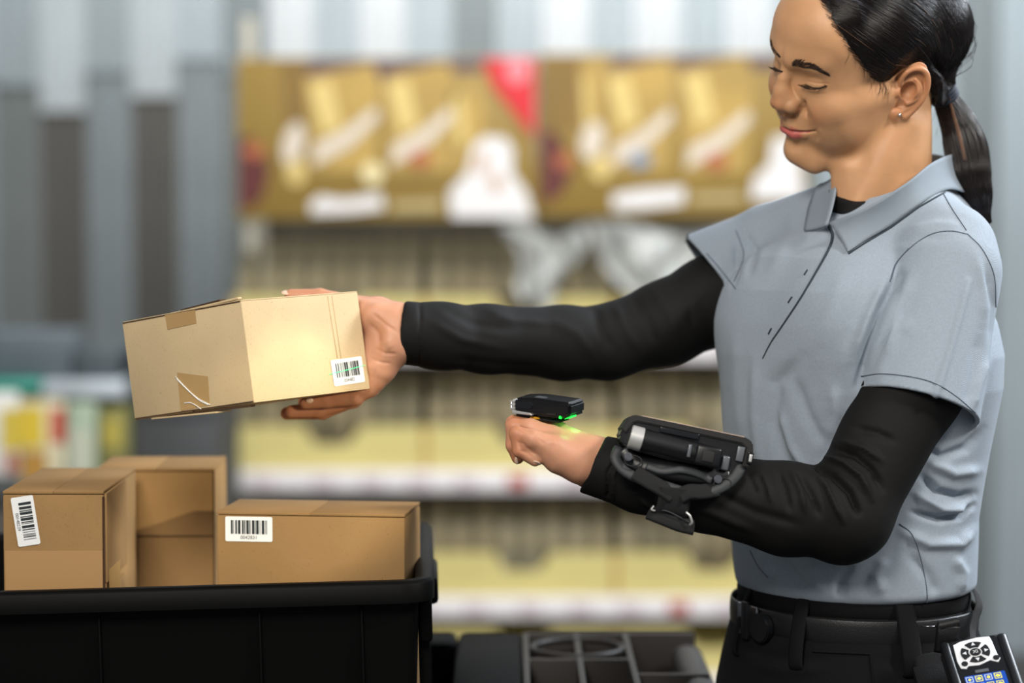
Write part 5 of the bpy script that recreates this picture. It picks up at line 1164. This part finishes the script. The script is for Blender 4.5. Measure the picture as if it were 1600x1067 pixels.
for z in shelf_z:
    box('shelf_board', ((sx0 + sx1) / 2, YR + .195, z), (sx1 - sx0, .40, .020), M_RACK, rack, None, .003)
    pr_ = box('price_rail', ((sx0 + sx1) / 2, YR - .006, z - .004), (sx1 - sx0, .012, .058), M_EDGE, rack, None, .003)
    rx = random.Random(int(z * 1000))
    for i in range(11): box('price_tag', (sx0 + .08 + i * .138 + rx.uniform(-.02, .02), YR - .0135, z - .004), (.055, .002, .034), M_TAGR if rx.random() < .2 else M_TAG, pr_, None, .0005)
def tray_mesh(w_=.512, h_=.132, low=.082, dep=.30):
    """display tray with a dipped front"""
    pts = [(0, 0), (w_, 0), (w_, h_), (w_ * .68, h_), (w_ * .60, low), (w_ * .43, low), (w_ * .37, h_), (0, h_)]
    V = []; F = []
    for y in (0, .003):
        for x, z in pts: V.append((x, y, z))
    n = len(pts); F += [tuple(range(n))[::-1], tuple(range(n, 2 * n))] + [(i, (i + 1) % n, n + (i + 1) % n, n + i) for i in range(n)]
    def bx(x0, x1, y0, y1, z0, z1):
        b_ = len(V); V.extend([(x, y, z) for x in (x0, x1) for y in (y0, y1) for z in (z0, z1)]); F.extend([tuple(b_ + i for i in f) for f in ((0, 1, 3, 2), (4, 6, 7, 5), (0, 4, 5, 1), (2, 3, 7, 6), (0, 2, 6, 4), (1, 5, 7, 3))])
    bx(0, .003, .003, dep, 0, h_ * .9); bx(w_ - .003, w_, .003, dep, 0, h_ * .9); bx(0, w_, .003, dep, 0, .003); bx(0, w_, dep - .003, dep, 0, h_ * .8)
    return mesh('display_tray', V, F)
def pack_mesh(w_=.049, d=.06, h_=.20):
    bm = bmesh.new(); secs = [(0, 1, 1), (.004, 1.04, 1.04), (.6 * h_, 1.02, 1.0), (.80 * h_, 1.0, .75), (.90 * h_, 1.0, .30), (h_, .98, .06)]; rings = []
    for z, sw, sd in secs: rings.append([bm.verts.new((x * w_ / 2 * sw * .94, y * d / 2 * sd, z)) for x, y in ((-1, -.8), (-.8, -1), (.8, -1), (1, -.8), (1, .8), (.8, 1), (-.8, 1), (-1, .8))])
    for a, b_ in zip(rings[:-1], rings[1:]):
        for i in range(8): bm.faces.new((a[i], a[(i + 1) % 8], b_[(i + 1) % 8], b_[i]))
    bm.faces.new(rings[0][::-1]); bm.faces.new(rings[-1]); return bm_mesh(bm, 'pack')
def label_mesh(w_=.034, z0=.06, z1=.13, y=-.0325, d=.0012):
    return rbox_mesh((w_, d, z1 - z0), .0003, 1, Matrix.Translation((0, y, (z0 + z1) / 2)))
tm = tray_mesh(); pm = pack_mesh(); lm = label_mesh(); seam_m = rbox_mesh((.012, .0034, .128), 0, 1, Matrix.Translation((.003, -.0005, .064)))
M_P = [mat('pack_gold', '948766', 0.45, spec=.4), mat('pack_olive', '7d7354', 0.5), mat('pack_khaki', '978b6a', 0.45)]; M_PL = [mat('pack_label_brown', '6e634c', 0.5), mat('pack_label_grey', '8c8672', 0.5)]
names = {0: 'top', 1: 'middle', 2: 'lower', 3: 'bottom'}
tray_words = [['first', 'second', 'third', 'fourth'][i] for i in range(4)]
tm.materials.append(M_TRAY); seam_m.materials.append(M_TRAYO); pm.materials.append(None); lm.materials.append(None)
def put(name, me, loc, parent=None, m=None):
    o = bpy.data.objects.new(name, me); COL.objects.link(o); o.parent = parent
    if parent is None: o.location = loc
    if m is not None: o.material_slots[0].link = 'OBJECT'; o.material_slots[0].material = m
    return o
rp = random.Random(3)
for s, z in enumerate(shelf_z):
    zt = z + .0102; sh = names[s]
    for i in range(4):
        x = fx(360 + 300 * i, YR) if s < 4 else 0
        if i == 3: continue
        t_ = put('display_tray', tm, (x + .004, YR + .012, zt)); tag(t_, f'pale yellow cardboard display tray, {tray_words[i]} from the left on the {sh} shelf of the rack', 'tray', 'yellow display trays on the rack'); put('tray_seam', seam_m, None, t_)
    if s == 3: continue
    nth = ['first', 'second', 'third', 'fourth', 'fifth', 'sixth', 'seventh', 'eighth']
    for ti in range(3):
        for c_ in range(8):
            x = fx(360 + 300 * ti, YR) + .004 + .036 + .0628 * c_ + rp.uniform(-.001, .001); kd = rp.choice((0, 0, 1, 2)); kb = rp.choice((0, 1, 1))
            o = put('coffee_pack', pm, (x, YR + .065 + rp.uniform(0, .006), zt + .0035), None, M_P[kd]); o.rotation_euler.z = rp.uniform(-.03, .03)
            tag(o, f'{("golden", "olive", "khaki")[kd]} coffee pack, {nth[c_]} from left in the {nth[ti]} tray, {sh} shelf, front row', 'coffee pack', f'coffee packs in the front row of the {sh} shelf'); put('pack_label', lm, None, o, M_PL[rp.choice((0, 1))])
            o2 = put('coffee_pack', pm, (x, YR + .155, zt + .0035), None, M_P[kb]); o2.scale = (1, 1, 1.36); tag(o2, f'taller coffee pack, {nth[c_]} from left in the {nth[ti]} tray, {sh} shelf, second row', 'coffee pack', f'coffee packs in the second row of the {sh} shelf')
# top deck packs above the upper trays (visible under the banner)
zt = CAMZ - (462 - 300) / FPX * YR
# loose plastic film hanging over the middle of the rack
def film(name, label, cx, cz, w_, h_, y, seed):
    rs = np.random.default_rng(seed); nx, nz = 26, 20; V = []; F = []
    ph = rs.uniform(0, 6, 6)
    for j in range(nz):
        for i in range(nx):
            u = i / (nx - 1) - .5; v = j / (nz - 1) - .5; t = abs(v + .5)
            ww = w_ * (.5 + .9 * (v + .5) ** 1.2); d = .016 * sin(9 * u + ph[0] + 5 * v) + .012 * sin(17 * u - 7 * v + ph[1]) + .008 * sin(31 * u + 13 * v + ph[2]) + rs.normal(0, .002)
            V.append((cx + u * ww + .02 * sin(6 * v + ph[3]), y + d, cz + v * h_ + .02 * sin(7 * u + ph[4])))
    for j in range(nz - 1):
        for i in range(nx - 1): a = j * nx + i; F.append((a, a + 1, a + nx + 1, a + nx))
    n = len(V); V += [(x, yy + .0015, z) for x, yy, z in V]; F += [(a + n, d + n, c + n, b + n) for a, b, c, d in F[:]]
    o = add(name, mesh(name, V, F), M_FILM); return tag(o, label, 'plastic film')
M_FILM = mat('plastic_film', 'd3d6d4', 0.25, spec=.8, alpha=.55)
film('plastic_film', 'crumpled whitish plastic film hanging at the middle of the top shelf', fx(850, YR - .05), CAMZ - (415 - 300) / FPX * YR, .17, .20, YR - .06, 4)
film('plastic_film', 'wide sheet of hazy plastic film over the right end of the top shelf', fx(1045, YR - .05), CAMZ - (425 - 300) / FPX * YR, .34, .24, YR - .07, 9)

# ---------------------------------------------------------------- banners above the rack
M_BAN = mat('banner_gold', '927737', 0.5, noise=(3, .12, 3)); M_BAN2 = mat('banner_bronze', '7b5f26', 0.45, noise=(4, .15, 3)); M_PLUM = mat('banner_plum', '54404c', 0.5); M_MAR = mat('banner_maroon', '5b2322', 0.5, noise=(20, .3, 4)); M_RED = mat('banner_red', 'd2202c', 0.45)
M_BAG = mat('banner_bag_gold', 'b3944c', 0.45, noise=(8, .15, 3)); M_BAGL = mat('banner_bag_light', 'd9c078', 0.4); M_CREAM = mat('banner_cream', 'd9cdbd', 0.5); M_WHT = mat('banner_white', 'e6e4e4', 0.5); M_BLU = mat('banner_blue', '8392a6', 0.5); M_BRICK = mat('banner_brick', 'b0623c', 0.5)
YB = 6.42
def bp(px, py): return (fx(px, YB), CAMZ - (py - 300) / FPX * YB)
def ellp(cx, cy, rx_, ry_, n=18, a=0): return [(cx + rx_ * cos(t) * cos(a) - ry_ * sin(t) * sin(a), cy + rx_ * cos(t) * sin(a) + ry_ * sin(t) * cos(a)) for t in np.linspace(0, 2 * pi, n + 1)[:-1]]
def printed(name, pts, m, parent, lvl): 
    P_ = [np.array([bp(x, y)[0], YB - .006 - .0012 * lvl, bp(x, y)[1]]) for x, y in pts]; return plate(name, P_, np.array([0, -1.0, 0]), .0008, m, parent, 0)
def banner(x0, x1, y0, y1, label):
    a, b_ = bp(x0, y0), bp(x1, y1); t = thing('banner', label, 'banner', ((a[0] + b_[0]) / 2, YB, b_[1]))
    box('board', ((a[0] + b_[0]) / 2, YB, (a[1] + b_[1]) / 2), (b_[0] - a[0], .012, a[1] - b_[1]), M_BAN, t, None, .002); return t
def bag(x, y0, y1, w_, t, sw=True, dotc=None):
    printed('printed_bag', [(x, y0 + 22), (x + w_ * .9, y0), (x + w_, y0 + 30), (x + w_ * .93, y1), (x + 6, y1)], M_BAG, t, 1); printed('printed_bag_shine', [(x + 4, y0 + 34), (x + w_ * .33, y0 + 26), (x + w_ * .48, y0 + 100), (x + w_ * .22, y0 + 110)], M_BAGL, t, 2)
    if sw: printed('printed_swoosh', [(x + 8, y1 - 8), (x + 14, y1 - 42), (x + w_ * .5, y1 - 62), (x + w_ - 8, y1 - 100), (x + w_ - 2, y1 - 84), (x + w_ * .6, y1 - 40)], M_CREAM, t, 3)
    if dotc is not None: printed('printed_patch', ellp(x + w_ * .5, y1 - 20, w_ * .17, 13), dotc, t, 4)
b1 = banner(372, 838, 92, 342, 'gold banner with printed coffee bags and a red corner, above left of rack'); b2 = banner(842, 1262, 86, 338, 'gold banner with printed coffee bags, partly hidden behind her head')
printed('printed_top_band', [(482, 96), (755, 96), (755, 112), (660, 118), (600, 130), (520, 118), (482, 134)], M_PLUM, b1, 0)
printed('printed_column', [(440, 94), (482, 94), (482, 230), (452, 250)], M_BAN2, b1, 0)
printed('printed_berries', [(374, 218), (392, 214), (416, 240), (422, 270), (412, 308), (398, 322), (374, 324)], M_MAR, b1, 1); printed('printed_glow', ellp(398, 236, 16, 12), M_BRICK, b1, 2)
bag(480, 100, 268, 116, b1); bag(602, 98, 268, 110, b1, True, M_BRICK); bag(706, 122, 270, 50, b1, False)
printed('printed_cup', ellp(460, 225, 16, 34, a=.25), M_CREAM, b1, 3); printed('printed_glass', ellp(464, 270, 15, 20), M_BAGL, b1, 4); printed('bokeh_disc', ellp(583, 271, 16, 16), mat('bokeh_pale', 'f0e2b0', .4), b1, 5)  # pale round disc paints an out-of-focus highlight onto the banner
printed('red_corner', [(755, 93), (836, 93), (836, 214), (822, 200), (790, 160), (770, 135)], M_RED, b1, 4); printed('red_corner_print', ellp(808, 112, 17, 20), mat('banner_pink', 'e58a92', .5), b1, 5)
printed('printed_chef', [(706, 340), (702, 300), (730, 270), (740, 230), (756, 214), (790, 216), (802, 236), (800, 270), (822, 300), (834, 340)], M_WHT, b1, 5); printed('printed_face', ellp(775, 285, 11, 14), mat('banner_tan', 'c7a58c', .5), b1, 6); printed('printed_hand', ellp(752, 255, 9, 18, a=.4), mat('banner_tan', 'c7a58c', .5), b1, 6)
printed('printed_line', [(485, 318), (500, 306), (540, 312), (596, 302), (600, 326), (545, 332), (488, 334)], M_WHT, b1, 2); printed('printed_line', [(612, 316), (690, 312), (690, 328), (612, 330)], mat('banner_beige', 'b3a273', .5), b1, 2)
printed('printed_top_band', [(955, 90), (1215, 90), (1215, 108), (1150, 110), (1072, 122), (1060, 100), (955, 118)], M_PLUM, b2, 0); printed('printed_column', [(844, 88), (905, 88), (905, 200), (844, 220)], M_BAN2, b2, 0)
printed('printed_berries', [(846, 205), (868, 208), (892, 248), (894, 270), (874, 306), (846, 318)], M_MAR, b2, 1); printed('printed_glow', ellp(880, 252, 13, 13), M_BRICK, b2, 2)
bag(945, 92, 270, 108, b2, True, M_BLU); bag(1062, 88, 272, 112, b2, True, M_BRICK); bag(906, 92, 190, 34, b2, False)
printed('printed_cup', ellp(925, 220, 18, 30, a=.25), M_CREAM, b2, 3); printed('printed_glass', ellp(938, 262, 16, 20), M_BAGL, b2, 4); printed('printed_line', [(957, 304), (1000, 296), (1068, 292), (1068, 318), (1000, 326), (957, 326)], M_WHT, b2, 2); printed('printed_line', [(1080, 304), (1160, 300), (1160, 316), (1080, 318)], mat('banner_beige', 'b3a273', .5), b2, 2)
printed('printed_chef', [(1172, 312), (1176, 280), (1200, 258), (1206, 215), (1245, 215), (1255, 312)], M_WHT, b2, 5)
for x in (fx(390, YB), fx(1240, YB)): box('hanging_post', (x, YB + .025, 1.60), (.03, .03, .62), M_RACK, rack, None, .003)

# ---------------------------------------------------------------- goods stacked at the left
rg_ = random.Random(12); YP = 5.6
pal = thing('pallet', 'dark wooden pallet base under the blurred goods at the left', 'pallet', (fx(60, YP), YP + .3, 0)); M_WOOD = mat('pallet_wood', '4a4239', .85)
pb_x0, pb_x1 = fx(-120, YP), fx(350, YP)
for k in range(5): box('deck_board', ((pb_x0 + pb_x1) / 2, YP + .05 + k * .14, .13), (pb_x1 - pb_x0, .10, .02), M_WOOD, pal, None, .002)
for k in range(3): box('block', (pb_x0 + .06 + k * (pb_x1 - pb_x0 - .12) / 2, YP + .32, .06), (.09, .62, .12), M_WOOD, pal, None, .002)
stack = [(-115, 25, 560, 'e3e6e4', 'white'), (27, 96, 612, 'd9c04c', 'yellow'), (98, 150, 622, 'a9b4ae', 'grey green'), (152, 198, 640, '6f6c4a', 'olive')]
def goods(x0, x1, ytop, ybot, col, label, d=.3, yy=YP, stripe=None):
    xa, xb = fx(x0, yy), fx(x1, yy); zt_, zb_ = CAMZ - (ytop - 300) / FPX * yy, CAMZ - (ybot - 300) / FPX * yy
    t = thing('goods_carton', label, 'carton', ((xa + xb) / 2, yy + d / 2, zb_)); box('carton', ((xa + xb) / 2, yy + d / 2, (zt_ + zb_) / 2), (xb - xa - .003, d, zt_ - zb_), mat('carton_' + col, col, .6, noise=(9, .12, 3)), t, None, .006)
    if stripe:
        for (u0, v0, u1, v1, c2) in stripe: box('printed_panel', ((xa + (xb - xa) * (u0 + u1) / 2), yy - .001, zt_ - (zt_ - zb_) * (v0 + v1) / 2), ((xb - xa) * (u1 - u0), .002, (zt_ - zb_) * (v1 - v0)), mat('print_' + c2, c2, .5), t, None, 0)
    return t
goods(-115, 26, 612, 745, 'e3e3df', 'white carton with yellow and red print at the far left of the pallet stack', stripe=[(.80, .2, 1, .7, 'd9c04c'), (.84, .75, .98, .95, 'b05a3a')])
goods(27, 98, 625, 760, 'd7cfae', 'cream carton with yellow print and orange base in the pallet stack', stripe=[(.0, .08, .55, .55, 'e0c23c'), (.05, .6, .6, .95, 'b98a3e'), (.7, .1, 1, .5, 'c8503c')])
goods(100, 148, 628, 770, '9fb09a', 'grey green carton between the cream and olive cartons', stripe=[(.1, .3, .9, .8, 'c4c8b4')]); goods(150, 196, 640, 790, '7d7a45', 'small olive carton at the right of the pallet stack', stripe=[(.2, .1, .8, .4, 'b8a84c')])
goods(-115, 60, 596, 611, '3fa08e', 'flat teal carton lying on top of the white carton', d=.26); goods(62, 190, 596, 622, 'b9c2c8', 'flat pale grey carton lying on the coloured cartons', d=.26)
goods(-60, 110, 520, 594, '59646a', 'blue grey wrapped bundle on the pallet stack', d=.22, yy=YP + .04); goods(112, 185, 548, 594, '4a5358', 'dark slate bundle on the right top of the pallet stack', d=.22, yy=YP + .04)
goods(-115, 196, 800, 1010, '55504a', 'large dull brown carton at the bottom of the pallet stack', d=.5, yy=YP + .02); goods(200, 340, 655, 1010, '3b3d3f', 'tall charcoal crate standing right of the pallet stack', d=.45, yy=YP + .05)
goods(205, 330, 540, 652, '4b5054', 'dark grey bin on top of the charcoal crate', d=.40, yy=YP + .06)
